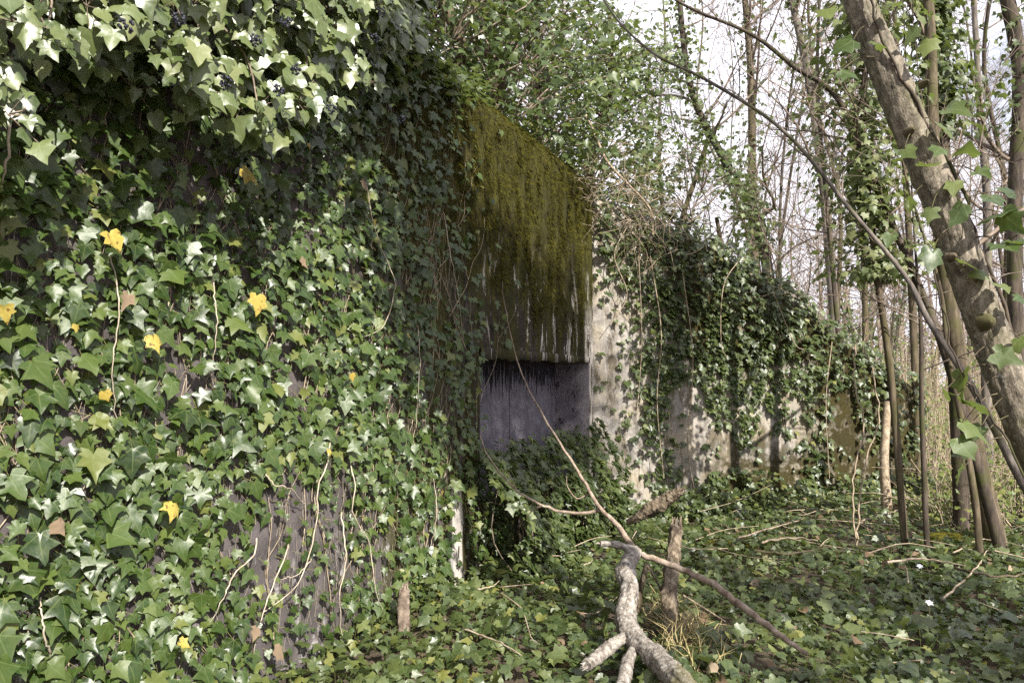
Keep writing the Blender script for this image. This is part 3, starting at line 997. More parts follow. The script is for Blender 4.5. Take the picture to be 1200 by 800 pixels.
# the leaning tree on the right
lean_px = [(1395, 960), (1335, 800), (1255, 620), (1203, 500), (1163, 400), (1122, 285), (1085, 190), (1040, 85), (1000, -15), (965, -120), (930, -260)]
lean_path = np.array(pxpath(lean_px, 2.6))
lean_path[0][2] = -.08
lean_r = np.array([.100, .080, .070, .064, .060, .058, .060, .056, .047, .042, .038])
lt = tree('leaning_tree', 'brown smooth-barked tree leaning left across the right of the clearing', lean_path, lean_r, 'bark_lean', g4, branches=4, blen=(.8, 1.6), tb=(.88, 1.0), sides=28, bump=.05)
# knots on its bark
for px, py, r in ((1160, 376, .022), (1069, 152, .012), (1086, 96, .010), (1118, 300, .012)):
    mb = MB()
    c = P(px, py, 2.6 - .075)
    tube(mb, np.array([c + np.array([0, .03, 0]), c, c - np.array([0, .012, 0])]), np.array([r * 1.5, r, r * .3]), None, 8)
    mb.build('knot', M['bark_moss'], lt)
# unseen bough and ivy, added and bent to shade the middle of the bunker wall
crown_mb = MB()
lim = [lean_path[-1], np.array([1.02, 2.55, 3.9]), np.array([.9, 2.5, 4.5]), np.array([.6, 2.5, 5.2]), np.array([.35, 2.45, 6.0])]
cp = spline(lim, 30)
mb = MB()
tube(mb, cp, .044, .02, 10, .05)
mb.build('bough', M['bark_lean'], lt)
gq = np.random.default_rng(99)
trunk_ivy(crown_mb, cp, np.full(8, .06), 7500, gq, size=.085, spread=.46, t0=.08, t1=1, far=True, clump=.3)
crown_mb.build('ivy', M['ivy_tree'], lt)

vine = empty('ivy_vine', P(1290, 740, 2.52))
tag(vine, 'loose ivy with big soft leaves climbing the leaning brown trunk', 'climbing ivy')
mb = MB()
vp = pxpath([(1345, 860), (1250, 600), (1190, 400), (1150, 290), (1120, 205), (1066, 110), (1028, 30), (1010, -40)], [2.6, 2.6, 2.6, 2.58, 2.56, 2.54, 2.53, 2.53])
tube(mb, spline(vp, 40) + rvec(40, .004, g4), .008, .004, 6)
vp2 = pxpath([(1335, 880), (1200, 560), (1148, 470), (1120, 420), (1092, 310), (1070, 240)], [2.5, 2.5, 2.5, 2.5, 2.5, 2.5])
tube(mb, spline(vp2, 40) + rvec(40, .004, g4), .004, .003, 5)
mb.build('stem', M['bark_dark'], vine)
lv = [(968, 25, 30), (1000, 62, 34), (1108, 148, 44), (1098, 160, 30), (1083, 212, 36), (1066, 248, 26), (1128, 255, 34), (1122, 320, 30), (1093, 308, 36), (1155, 285, 54),
      (1176, 268, 40), (1172, 306, 46), (1148, 330, 30), (1186, 298, 30), (1165, 430, 36), (1130, 455, 44), (1122, 478, 32), (1138, 492, 36), (1128, 512, 38), (1122, 530, 34),
      (1142, 540, 30), (1170, 345, 26), (1195, 360, 30), (1090, 60, 34), (1040, 20, 30), (1075, 45, 30), (1102, 185, 28), (1130, 195, 34), (1118, 225, 26), (1060, 185, 26),
      (1145, 215, 30), (1160, 245, 34), (1188, 240, 28), (1195, 410, 30), (1092, 255, 26), (1045, 285, 24), (1128, 560, 26), (1105, 470, 24), (1150, 510, 24), (985, 95, 26), (1025, 60, 22)]
pos = np.array([P(x, y - s * .45, 2.45 + .1 * random.random()) for x, y, s in lv])
sz = np.array([s for *_, s in lv]) * 2.5 / 900 * 1.0
m_ = len(lv)
mb = MB()
leaves(mb, pos, np.array([-.1, -.55, .75]) + rvec(m_, .55, g4), -UP + np.array([0, -.5, 0]) + rvec(m_, .55, g4), sz * .92, .6, np.clip(g4.normal(.5, .25, m_), 0, 1), gen=g4)
vfol = mb.build('foliage', M['ivy_tree'], vine)
mb = MB()
lsm = spline(lean_path, 120)
for _p in pos:
    _q = lsm[np.argmin(np.linalg.norm(lsm - _p, axis=1))] + UP * .05
    _d = np.linalg.norm(_q - _p)
    tube(mb, spline([_p, _p + (_q - _p) * .4 + UP * .02, _p + (_q - _p) * min(1, .22 / _d)], 6), .0016, .0022, 4)
mb.build('leaf_stalks', M['bark_moss'], vfol)['kind'] = 'stuff'

# the arching sapling that crosses the sky
arch = pxpath([(1300, 775), (1240, 640), (1190, 550), (1140, 455), (1088, 375), (1062, 325), (1000, 250), (920, 155), (830, 95), (765, 62), (712, 8), (690, -60)],
              [4, 4, 4, 4, 4.1, 4.2, 4.3, 4.4, 4.5, 4.6, 4.7, 4.8])
arch[0][2] = -.05
tree('arching_sapling', 'thin bare sapling arching far left across the sky behind the leaning trunk', arch, .8 * np.array([.034, .030, .026, .023, .020, .017, .015, .013, .011, .009, .008, .005]),
     'bark_grey', g4, branches=9, blen=(.4, .9), tb=(.5, .98), maxd=1, sides=8, bump=.1)

# a second thin bough, dark
b2 = pxpath([(1178, 660), (1150, 560), (1110, 420), (1075, 330), (1040, 250), (985, 120), (930, 78), (880, 40), (800, 5), (740, -40)], [6.1, 6.1, 6.1, 6.2, 6.2, 6.3, 6.4, 6.5, 6.6, 6.7])
b2[0][2] = -.05
tree('dark_sapling', 'dark thin sapling bending left beneath the white sky', b2, np.array([.045, .042, .036, .03, .028, .024, .02, .016, .012, .008]), 'bark_dark', g4, branches=9, blen=(.6, 1.3), tb=(.45, .98), maxd=1, sides=7)

named = [
    ('ivy_tree', 'ivy-wrapped tree close behind the leaning trunk', [(1062, 640), (1045, 450), (1025, 300), (1012, 150), (1020, 0), (1035, -150)], 6.3, [.034, .032, .03, .028, .026, .02], 'bark_moss', 6,
     dict(ivy=3600, ivykw=dict(size=.062, spread=.40, t0=.30, t1=.80, far=False, tint=(.55, .25), clump=.8), ivymat='ivy_light')),
    ('ivy_tree', 'tree with a dense dark ivy sleeve at the top right edge of the clearing', [(1128, 620), (1118, 400), (1108, 200), (1098, 60), (1090, -120)], 7.0, [.08, .07, .06, .05, .035], 'bark_dark', 6,
     dict(ivy=3000, ivykw=dict(size=.065, spread=.26, t0=.45, t1=1, far=True, tint=(.45, .2)), ivymat='ivy_dark')),
    ('mossy_tree', 'thick mossy brown trunk rising just left of the leaning tree', [(1172, 645), (1150, 560), (1125, 430), (1108, 330), (1095, 200), (1090, 40), (1080, -120)], 6.5, [.11, .085, .075, .066, .06, .05, .04], 'bark_moss', 6, {}),
    ('sapling', 'pencil-straight dark sapling standing alone at the clearing edge', [(1087, 656), (1083, 560), (1080, 470), (1079, 380), (1070, 250)], 6.1, [.026, .024, .022, .018, .008], 'bark_dark', 4, {}),
    ('sapling', 'crooked brown sapling just left of the thick mossy trunk', [(1150, 658), (1143, 590), (1128, 500), (1112, 420), (1100, 330), (1060, 200)], 6.0, [.034, .030, .026, .022, .016, .008], 'bark_moss', 5, {}),
    ('slim_tree', 'slim brown tree rising right beside the end of the wing wall', [(1078, 592), (1074, 480), (1070, 380), (1062, 220), (1050, 40), (1040, -120)], 9.6, [.075, .07, .065, .055, .045, .03], 'bark_moss', 8, {}),
    ('slim_tree', 'pale lichen-grey tree between the dark edge tree and the leaning trunk', [(1160, 585), (1155, 420), (1157, 250), (1148, 120), (1138, -60)], 9.0, [.085, .075, .068, .055, .04], 'bark_grey', 8, {}),
    ('ivy_tree', 'dark ivy-clad tree at the right edge of the photo', [(1200, 610), (1190, 380), (1190, 220), (1195, 80), (1172, -40), (1165, -140)], 8.0, [.10, .085, .08, .085, .075, .06], 'bark_dark', 8,
     dict(ivy=600, ivykw=dict(size=.06, spread=.14, t0=.4, t1=1, far=True, tint=(.5, .25)))),
    ('curved_tree', 'dark crooked tree curving up behind the wing wall', [(925, 560), (905, 420), (900, 320), (882, 250), (850, 190), (815, 120), (800, 40), (790, -120)], 13.0, [.17, .15, .14, .12, .10, .085, .07, .05], 'bark_dark', 12,
     dict(ivy=1600, ivykw=dict(size=.075, spread=.3, t0=.3, t1=.9, far=True, tint=(.5, .25)))),
    ('slim_tree', 'grey tree with pale bark straight above the middle of the wing wall', [(985, 570), (978, 380), (965, 220), (947, 90), (925, -20), (915, -140)], 12.0, [.13, .115, .10, .085, .07, .05], 'bark_grey', 12,
     dict(ivy=500, ivykw=dict(size=.075, spread=.25, t0=.3, t1=.8, far=True))),
    ('slim_tree', 'mossy tree with a leafless crown above the high end of the wing wall', [(905, 560), (890, 380), (882, 240), (880, 90), (868, -60), (860, -180)], 16.0, [.17, .15, .13, .11, .09, .06], 'bark_moss', 14,
     dict(ivy=700, ivykw=dict(size=.085, spread=.3, t0=.3, t1=.9, far=True))),
    ('slim_tree', 'thin upright tree whose stem runs up through the gap of white sky', [(1000, 575), (985, 420), (970, 250), (958, 100), (962, -60)], 11.0, [.06, .052, .045, .036, .025], 'bark_dark', 10, {}),
    ('slim_tree', 'narrow mossy pole of a tree at the low tip of the wing wall', [(1020, 575), (1015, 430), (1012, 300), (1000, 150), (990, -20)], 12.5, [.085, .075, .07, .06, .045], 'bark_moss', 9, {}),
]
for name, label, pts, dep, rad, bark, nb, kw in named:
    pp = pxpath(pts, dep)
    pp[0][2] = -.1
    top = pp[-1]
    pp.append(top + (top - pp[-2]) * .9 + UP * 1.0)
    thin = .7 if name in ('slim_tree', 'curved_tree') else .9
    tree(name, label, pp, thin * np.array(list(rad) + [rad[-1] * .5]), bark, g4, branches=nb, blen=(1.0, 2.6), tb=(.35, 1.0), kids=(5, 8), **kw)

# hanging lianas and a rotten pole in front of the wing wall's low end
for pts, label in (([(1008, 380), (1000, 440), (1012, 500), (1000, 560), (1003, 640)], 'straighter pale liana hanging before the low end of the wing wall'),
                   ([(1022, 430), (1030, 490), (1014, 540), (1008, 590), (1003, 645)], 'twisted pale liana hanging before the low end of the wing wall')):
    mb = MB()
    tube(mb, spline(pxpath(pts, 6.6), 30) + rvec(30, .006, g4), .006, .008, 5)
    o = tag(mb.build('liana', M['twig_pale'], None), label, 'liana', 'lianas hanging before the wing wall')
mb = MB()
rp = pxpath([(1040, 600), (1036, 540), (1040, 470)], 8.3)
rp[0][2] = -.05
tube(mb, spline(rp, 14), .055, .04, 9, .15)
tag(mb.build('dead_pole', M['twig_pale']), 'short pale dead pole standing against the wing wall near its low end', 'dead stem')

# ivy-clad trees and thicket growing behind the bunker's roof
g5 = np.random.default_rng(505)
thick = [
    (505, 6.6, 2.0, 1700, 'dark ivy-swamped bush rising from the roof beside the bright hanging ivy', .75, .3, 'ivy_far'),
    (560, 7.6, 3.0, 3300, 'dark dense ivy-swamped tree just over the mossy roof edge', 1.25, .35, 'ivy_far'),
    (640, 8.8, 3.5, 4200, 'ivy-swamped tree behind the roof, its leaves grey-green in the sun', 1.35, .5, 'ivy_far'),
    (695, 10.0, 3.6, 3300, 'airy ivy-swamped tree behind the roof corner with sky showing through', 1.1, .6, 'ivy_far'),
    (800, 11.0, 3.0, 2300, 'ivy-swamped tree above the upper wing wall, next to the crooked trunk', 1.30, .5, 'ivy_far'),
    (850, 11.4, 2.2, 1100, 'low ivy-swamped bush peeping over the middle of the wing wall', .95, .45, 'ivy_far'),
]
for px, dep, hgt, nl_, label, rad_, tn, mt in thick:
    base = P(px, 450, dep)
    base[2] = -.1 if dep > 10.5 else 3.7
    root = empty('ivy_thicket', base)
    tag(root, label, 'ivy-clad tree', 'ivy-swamped trees behind the bunker')
    z1 = CAM_H + (450 - {505: -90, 560: -80, 640: -60, 695: 10, 800: 165, 850: 255}[px]) / F * dep
    z0 = base[2]
    mb = MB()
    tp = [base] + [np.array([base[0] + g5.normal(0, .2), base[1] + g5.normal(0, .2), z0 + (z1 - z0) * f]) for f in (.3, .6, 1.0)]
    sm = spline(tp, 20)
    tube(mb, sm, .08, .03, 8, .1)
    mb.build('trunk', M['bark_moss'], root)
    lm, mb = MB(), MB()
    ncl = nl_ // 22
    zlo = max(z0, 3.2 if dep < 10.5 else 1.9)
    for k in range(ncl):
        f = g5.random()
        zc = zlo + (z1 - zlo) * f
        ax = np.array([np.interp(zc, sm[:, 2], sm[:, 0]), np.interp(zc, sm[:, 2], sm[:, 1]), zc])
        an = g5.uniform(0, 6.283)
        rr = rad_ * math.sqrt(g5.random()) * np.interp(f, [0, .4, 1], [.95, 1.0, .75])
        c = ax + np.array([math.cos(an) * rr, math.sin(an) * rr * .8, g5.normal(0, .1)])
        if rr > .3 and g5.random() < .7:
            tube(mb, spline([ax - UP * rr * .5, (ax + c) / 2 + rvec(1, .1, g5)[0], c], 7), .012, .004, 4, cap=False)
        m_ = int(g5.integers(12, 32))
        q_ = rvec(m_, 1, g5) * np.array([.15, .15, .17])
        d = nrm(q_)
        leaves(lm, c + q_, d * .5 + UP * .6 + np.array([0, -.4, 0]) + rvec(m_, .4, g5), -UP * .8 + d * .4 + rvec(m_, .4, g5), np.clip(g5.lognormal(math.log(.068), .22, m_), .035, .11), .6,
               np.clip(g5.normal(tn, .24, m_), 0, 1), far=True, gen=g5)
    for k in range(10):
        limb(mb, sm[g5.integers(6, 18)], np.array([g5.normal(0, 1), g5.normal(-.2, .7), .5]), g5.uniform(.8, 1.7), .015, g5, 1, 2)
    mb.build('branches', M['twig'], root)
    lm.build('foliage', M[mt], root)

# ivy creeping along the roof edge and over the wing's top
roof_ivy = empty('roof_ivy', W(6, -.6, 3.75))
tag(roof_ivy, 'low ivy creeping over the mossy roof edge beside the thicket', 'creeping ivy')
n = 4200
s_ = 3.7 + 4.5 * g5.random(n) ** 1.35
w_ = np.interp(s_, [4.6, 5.6], [.12, -.16]) - 1.5 * g5.random(n) ** 1.3
zz = 3.66 + .38 * g5.random(n) ** 1.6 * np.clip(.6 + .7 * snoise(s_, w_, 90, 3, 1.0), .1, 1.4) - np.where(w_ > -.2, .10, 0) - np.clip(w_ + .1, 0, 1) * g5.random(n) * np.interp(s_, [3.7, 4.8, 5.6], [2.2, 1.5, .1])
pos = ORG + s_[:, None] * U + w_[:, None] * NW + zz[:, None] * UP
mb = MB()
leaves(mb, pos, UP + NW * .5 + rvec(n, .4, g5), NW - UP * .5 + rvec(n, .6, g5), np.clip(g5.lognormal(math.log(.06), .25, n), .03, .1), .8, np.clip(g5.normal(.5, .25, n), 0, 1), gen=g5)
mb.build('foliage', M['ivy_dark'], roof_ivy)

# dry twig tangle hanging at the roof corner, and the bare bough above it
tangle = empty('twig_tangle', P(745, 215, 8.0))
tag(tangle, 'dry brown twig tangle hanging over the bunker corner', 'dead branch')
mb = MB()
bough = spline(pxpath([(640, 105), (682, 130), (700, 165), (712, 190), (735, 215), (762, 245), (765, 275)], [8.3, 8.1, 8.0, 7.9, 7.9, 7.9, 7.9]), 24)
tube(mb, bough, .018, .008, 6)
mb.build('branch', M['twig_pale'], tangle)
mb = MB()
for k in range(150):
    x, y = g5.normal(738, 36), g5.normal(226, 30)
    c = P(x, y, g5.uniform(7.7, 8.5))
    d = nrm(np.array([g5.normal(0, 1), g5.normal(0, .5), g5.normal(-.25, .6)]))
    limb(mb, c, d, g5.uniform(.25, .75), .0042, g5, 1, 2, up=-.3, wig=.3, kids=(2, 4))
mb.build('twigs', M['twig_pale'], tangle)

# ------------------------------------------------------------------ bare woods behind: prototypes and copies
g6 = np.random.default_rng(606)
protos = []
for k in range(7):
    h = g6.uniform(9, 13)
    pts = [np.zeros(3)]
    for j in range(5):
        pts.append(pts[-1] + np.array([g6.normal(0, .36), g6.normal(0, .36), h / 5]))
    r0 = g6.uniform(.038, .075) if k % 2 == 0 else g6.uniform(.018, .036)
    kind = k % 3
    label = ['slender mossy bare tree in the woods beyond the wing wall', 'slender dark bare tree in the woods beyond the wing wall', 'slender grey bare tree with ivy at its foot in the woods beyond the wing wall'][kind]
    o = tree('bare_tree', label, pts, np.linspace(r0, r0 * .25, 6), ['bark_moss', 'bark_dark', 'bark_grey'][kind], g6, branches=24, blen=(1.0, 3.0), tb=(.2, 1.0), sides=7, kids=(4, 8),
             ivy=420 if kind == 2 else 0, ivykw=dict(size=.085, spread=.22, t0=0, t1=.45, far=True) if kind == 2 else None,
             group='bare trees of the woods')
    protos.append(o)


def copy_tree(o):
    c = o.copy()
    COL.objects.link(c)
    for ch in list(o.children):
        d = ch.copy()
        COL.objects.link(d)
        d.parent = c
    return c


spots = []
tries = 0
while len(spots) < 72 and tries < 6000:
    tries += 1
    px = g6.uniform(560, 1330)
    dep = 11.5 + 26 * g6.random() ** 1.15
    x, y = (px - 600) / F * dep, dep
    if px < 860 and dep < 14: continue
    if any((x - a) ** 2 + (y - b) ** 2 < .8 for a, b in spots): continue
    spots.append((x, y))
for i, (x, y) in enumerate(spots):
    o = protos[i] if i < len(protos) else copy_tree(protos[i % len(protos)])
    o.location = (x, y, float(ground_z(x, y)) - .1)
    o.rotation_euler = (g6.normal(0, .05), g6.normal(0, .05), g6.uniform(0, 6.28))
    s_ = g6.uniform(.8, 1.25)
    o.scale = (s_, s_, g6.uniform(.85, 1.15))

# the far-off wood that reads as one mass
mb = MB()
for k in range(520):
    dep = g6.uniform(36, 75)
    px = g6.uniform(300, 1500)
    x, y = (px - 600) / F * dep, dep
    h = g6.uniform(5, 11) * g6.uniform(.7, 1.15)
    pts = [np.array([x, y, -.2])]
    for j in range(4):
        pts.append(pts[-1] + np.array([g6.normal(0, .3), g6.normal(0, .3), h / 4]))
    pts = np.array(pts)
    tube(mb, pts, g6.uniform(.07, .16), .02, 4, cap=False)
    for j in range(13):
        a = pts[g6.integers(1, 5)] - UP * g6.uniform(0, h / 4)
        d = nrm(np.array([g6.normal(0, 1), g6.normal(0, 1), g6.uniform(.3, 1.4)]))
        L = g6.uniform(.8, 2.2)
        e = a + d * L
        tube(mb, np.array([a, a + d * L * .5 + g6.normal(0, .1, 3), e]), .035, .012, 3, cap=False)
        for jj in range(3):
            f = a + d * L * g6.uniform(.3, 1)
            tube(mb, np.array([f, f + g6.normal(0, .55, 3) + UP * .4]), .016, .007, 3, cap=False)
tag(mb.build('far_woods', M['twig_far']), 'far-off brown mass of bare trunks and twigs', 'woods', kind='stuff')

# thin brush between the trees
mb, lm = MB(), MB()
for k in range(1900):
    px = g6.uniform(860, 1330) if g6.random() < .85 else g6.uniform(700, 900)
    dep = 9.8 + 22 * g6.random() if px < 1095 or g6.random() < .72 else g6.uniform(6.9, 10)
    x, y = (px - 600) / F * dep, dep
    if px < 1090 and dep < 10.6: continue
    h = g6.uniform(.6, 2.6) if dep > 10 else g6.uniform(.2, .9)
    a = np.array([x, y, -.03])
    b_ = a + np.array([g6.normal(0, .22), g6.normal(0, .22), h])
    mid_ = (a + b_) / 2 + g6.normal(0, .06, 3)
    tube(mb, spline([a, mid_, b_], 5), g6.uniform(.004, .011), .003, 3, cap=False)
    for j in range(4):
        c = a + (b_ - a) * g6.uniform(.3, 1)
        tube(mb, np.array([c, c + g6.normal(0, .18, 3) + UP * .12]), .003, .002, 3, cap=False)
    m_ = int(g6.integers(6, 24))
    f = g6.uniform(.15, 1, m_)[:, None]
    leaves(lm, a * (1 - f) + b_ * f + rvec(m_, .10, g6), UP * .7 + np.array([0, -.5, 0]) + rvec(m_, .5, g6), rvec(m_, .8, g6) - UP * .2, g6.uniform(.025, .06, m_), .3, None, far=True, gen=g6)
br = mb.build('undergrowth', M['twig_pale'])
tag(br, 'thin tangled brush stems between the woodland trunks', 'undergrowth', kind='stuff')
tag(lm.build('spring_foliage', M['spring']), 'small pale green new leaves scattered through the brush', 'new leaves', kind='stuff')

# ------------------------------------------------------------------ ivy and litter on the ground
g7 = np.random.default_rng(707)


def outside(x, y, mw=.02):
    p = np.stack([x, y, 0 * x], -1)
    wv = (p - ORG) @ NW
    sv = (p - ORG) @ U
    front_ok = (wv > mw) | (sv > S_END + 4)
    lw = (p - WA) @ WN
    ll = (p - WA) @ WU
    wing_ok = (lw > mw) | (ll > WL + .1)
    return np.where(sv < S_END - .2, front_ok, wing_ok)


sp = .044
x, y = np.meshgrid(np.arange(-2.6, 7.6, sp), np.arange(2.3, 11.5, sp), indexing='ij')
x = (x + g7.uniform(-.5, .5, x.shape) * sp).ravel()
y = (y + g7.uniform(-.5, .5, y.shape) * sp).ravel()
px_, py_ = project(np.stack([x, y, 0 * x], 1))
vis = (px_ > -120) & (px_ < 1330) & (py_ < 900)
nz_ = snoise(x, y, 95, 4, .55)
prob = np.where(nz_ > -.35, .95, .55)
bare = np.clip((y - 5.9) / .8, 0, 1) * np.clip((x - 1.6) / 1.2, 0, 1)
prob *= 1 - bare * np.where(nz_ > .15, .15, .5)
prob *= np.interp(np.hypot(x - .95, y - 4.4), [.15, .5], [.35, 1])
prob *= np.where(y > 9.3, .6, 1)
keep = vis & outside(x, y) & (g7.random(len(x)) < prob)
x, y = x[keep], y[keep]
m_ = len(x)
mound = .07 + .06 * np.clip(snoise(x, y, 96, 4, .8), -1, 1.5)
near_wall = np.exp(-np.abs(((np.stack([x, y, 0 * x], 1) - ORG) @ NW)) / .25)
zz = ground_z(x, y) + np.clip(mound, .015, .2) * g7.uniform(.4, 1.25, m_) + .10 * near_wall * g7.random(m_)
pos = np.stack([x, y, zz], 1)
an = g7.uniform(0, 6.283, m_)
T_ = np.stack([np.cos(an), np.sin(an) - .5, -.25 + 0 * an], 1)
mb = MB()
patch = snoise(x, y, 97, 3, .5)
leaves(mb, pos, UP + np.array([0, -.18, 0]) + rvec(m_, .48, g7), T_, np.clip(g7.lognormal(math.log(.058), .30, m_), .022, .11), .8, np.clip(g7.normal(.5, .24, m_) + .18 * patch + .06 * np.clip((1.2 - x) / .6, -.5, 1), 0, .99), gen=g7)  # tint raised to the left, standing for sunlit leaves
tag(mb.build('ground_ivy', M['ivy_dark']), 'dense low ivy carpeting the woodland floor', 'ground ivy', kind='stuff')
mb = MB()
k = g7.random(m_) < .35
stalks(mb, np.stack([x, y, zz - .07], 1)[k] + rvec(k.sum(), .02, g7), pos[k], .0012)
tag(mb.build('ivy_stalks', M['stemgreen']), 'thin stalks under the ground ivy', 'ivy stalks', kind='stuff')

n = 9000
x, y = g7.uniform(-2, 13, n), 2.6 + 15 * g7.random(n)
keep = outside(x, y)
keep &= g7.random(n) < np.where((y > 5.6) & (x > .8), .8, .25)
x, y = x[keep], y[keep]
m_ = len(x)
an = g7.uniform(0, 6.283, m_)
mb = MB()
leaves(mb, np.stack([x, y, ground_z(x, y) + g7.uniform(.02, .09, m_)], 1), UP + rvec(m_, .5, g7), np.stack([np.cos(an), np.sin(an), 0 * an], 1),
       g7.uniform(.025, .075, m_), .1, np.clip(g7.normal(.55, .28, m_), 0, 1), gen=g7, curl=(-.8, .8))
tag(mb.build('leaf_litter', M['litter']), 'brown dead leaves strewn over the woodland floor', 'leaf litter', kind='stuff')

# ------------------------------------------------------------------ fallen branch in the foreground
g8 = np.random.default_rng(808)
fb = empty('fallen_branch', P(738, 745, 4.25))
tag(fb, 'big grey forked dead branch lying broken in the foreground ivy', 'dead branch')
mb = MB()
main = pxpath([(845, 850), (800, 803), (770, 772), (742, 748), (733, 722), (738, 690), (733, 668), (745, 645)], [2.95, 3.2, 3.5, 3.75, 3.9, 4.05, 4.2, 4.35])
woody(mb, main, np.array([.054, .052, .050, .050, .054, .048, .050, .036]), g8, 190, 32, .20)
mb.build('main_limb', M['deadwood'], fb)
mb = MB()
bl = np.array(pxpath([(738, 742), (717, 756), (699, 771), (687, 779)], [3.80, 3.66, 3.58, 3.52]))
woody(mb, bl, np.array([.026, .029, .028, .026]), g8, 70, 22, .22)
splinters(mb, bl[-1], bl[-1] - bl[-2], .026, g8)
mb.build('broken_limb', M['deadwood'], fb)
mb = MB()
woody(mb, np.array(pxpath([(746, 756), (736, 775), (728, 810), (720, 850)], [3.7, 3.5, 3.25, 3.0])), np.array([.02, .028, .028, .026]), g8, 70, 22, .22)
mb.build('broken_limb', M['deadwood'], fb)
mb = MB()
bl = np.array(pxpath([(744, 646), (730, 640), (716, 637), (703, 637)], [4.35, 4.33, 4.3, 4.28]))
woody(mb, bl, np.array([.028, .02, .017, .016]), g8, 50, 18, .22)
splinters(mb, bl[-1], bl[-1] - bl[-2], .014, g8, 6)
mb.build('stub', M['deadwood'], fb)
mb = MB()
up_ = pxpath([(745, 645), (722, 615), (700, 592), (682, 560), (660, 525), (632, 480), (612, 440), (600, 400), (592, 362), (588, 330)], [4.35, 4.6, 4.75, 4.95, 5.15, 5.35, 5.5, 5.6, 5.65, 5.6])
tube(mb, spline(up_, 40) + rvec(40, .003, g8), np.array([.020, .016, .013, .0105, .009, .007, .0055, .004, .003, .002]), None, 7, .1)
tube(mb, spline(pxpath([(690, 578), (676, 584), (665, 570), (664, 558)], 4.88), 10), .006, .003, 5)
mb.build('twig', M['redwood'], fb)
mb = MB()
tube(mb, spline(pxpath([(702, 599), (670, 601), (640, 594), (612, 580), (588, 556), (570, 530), (562, 508)], [4.75, 4.8, 4.85, 4.9, 5.0, 5.1, 5.2]), 30) + rvec(30, .003, g8), .012, .004, 6)
tube(mb, spline(pxpath([(636, 592), (624, 598), (617, 606)], 4.86), 6), .006, .003, 5)
tube(mb, spline(pxpath([(606, 577), (600, 562), (596, 553)], 4.92), 6), .005, .002, 5)
mb.build('twig', M['redwood'], fb)
mb = MB()
tube(mb, spline(pxpath([(752, 650), (790, 663), (832, 682), (868, 708), (905, 738), (946, 766)], [4.35, 4.25, 4.1, 3.95, 3.75, 3.6]), 30) + rvec(30, .003, g8), np.array([.018, .017, .018, .019, .016, .010]), None, 8, .12)
mb.build('side_branch', M['redwood'], fb)
mb = MB()
tube(mb, spline(pxpath([(758, 660), (751, 690), (747, 720)], 4.5), 8), .016, .018, 7, .1)
tube(mb, spline(pxpath([(758, 662), (768, 678), (776, 694)], 4.45), 6), .008, .006, 5)
tube(mb, spline(pxpath([(800, 697), (825, 712), (850, 728)], 4.5), 6), .007, .004, 5)
mb.build('twig', M['rotten'], fb)

mb = MB()
pp = pxpath([(788, 800), (786, 750), (785, 700), (788, 655), (793, 618)], [3.95, 4.12, 4.32, 4.55, 4.7])
pp[0][2] = -.05
woody(mb, np.array(pp), np.array([.048, .042, .037, .035, .037]), g8, 150, 28, .36)
splinters(mb, pp[-1], pp[-1] - pp[-2], .04, g8, 14, 1.8)
tag(mb.build('rotten_pole', M['rotten']), 'rotten brown dead stem standing upright behind the forked branch', 'dead stem')
mb = MB()
lp = pxpath([(735, 612), (752, 603), (768, 593), (786, 582), (797, 575)], [6.7, 6.65, 6.6, 6.55, 6.5])
woody(mb, np.array(lp), np.array([.02, .042, .055, .05, .036]), g8, 80, 24, .45)
splinters(mb, lp[-1], lp[-1] - lp[-2], .036, g8, 10, 1.6)
o = tag(mb.build('broken_log', M['rotten']), 'short broken log lying in ivy at the foot of the pale wing wall', 'log')
mb = MB()
sp_ = pxpath([(473, 735), (472, 712), (474, 690)], 4.35)
sp_[0][2] = -.05
woody(mb, np.array(sp_), np.array([.036, .032, .028]), g8, 60, 20, .35)
splinters(mb, sp_[-1], UP, .026, g8, 10, 1.6)
tag(mb.build('stump', M['twig']), 'small jagged dead stump at the foot of the ivy wall', 'stump')

stick_px = [
    ([(545, 737), (575, 748), (612, 766)], 'pale straight stick lying on the bright ivy left of the forked branch', .007, 'twig_pale'),
    ([(588, 695), (610, 712), (622, 745), (632, 755)], 'kinked thin stick on the bright ivy, closest to the forked branch', .006, 'twig_pale'),
    ([(893, 635), (925, 630), (958, 633)], 'pale stick lying in litter below the mossy end of the wing wall', .012, 'twig_pale'),
    ([(865, 630), (905, 618), (940, 608)], 'brown stick slanting in the litter just before the wing wall', .010, 'redwood'),
    ([(1040, 658), (1085, 655), (1130, 662)], 'dark stick lying across the foot of the straight sapling', .012, 'redwood'),
    ([(1105, 700), (1140, 670), (1160, 640)], 'grey stick propped near the crooked sapling', .009, 'twig_pale'),
    ([(1120, 665), (1165, 675), (1215, 668)], 'brown stick at the foot of the thick mossy trunk', .014, 'bark_moss'),
    ([(1010, 610), (1045, 600), (1075, 590)], 'brown stick leaning against brush by the slim tree', .012, 'redwood'),
    ([(560, 690), (578, 686), (585, 680)], 'short curled pale stick in ivy below the opening', .006, 'twig_pale'),
    ([(720, 612), (745, 606), (760, 610)], 'white weathered stick in the ivy beside the broken log', .012, 'deadwood'),
    ([(885, 645), (930, 648), (975, 640)], 'mossy stick half sunk in litter in the middle of the clearing', .012, 'bark_moss'),
    ([(1118, 648), (1150, 632), (1200, 640)], 'thin stick beside the thick mossy trunk, nearest the right edge', .008, 'twig_pale'),
]
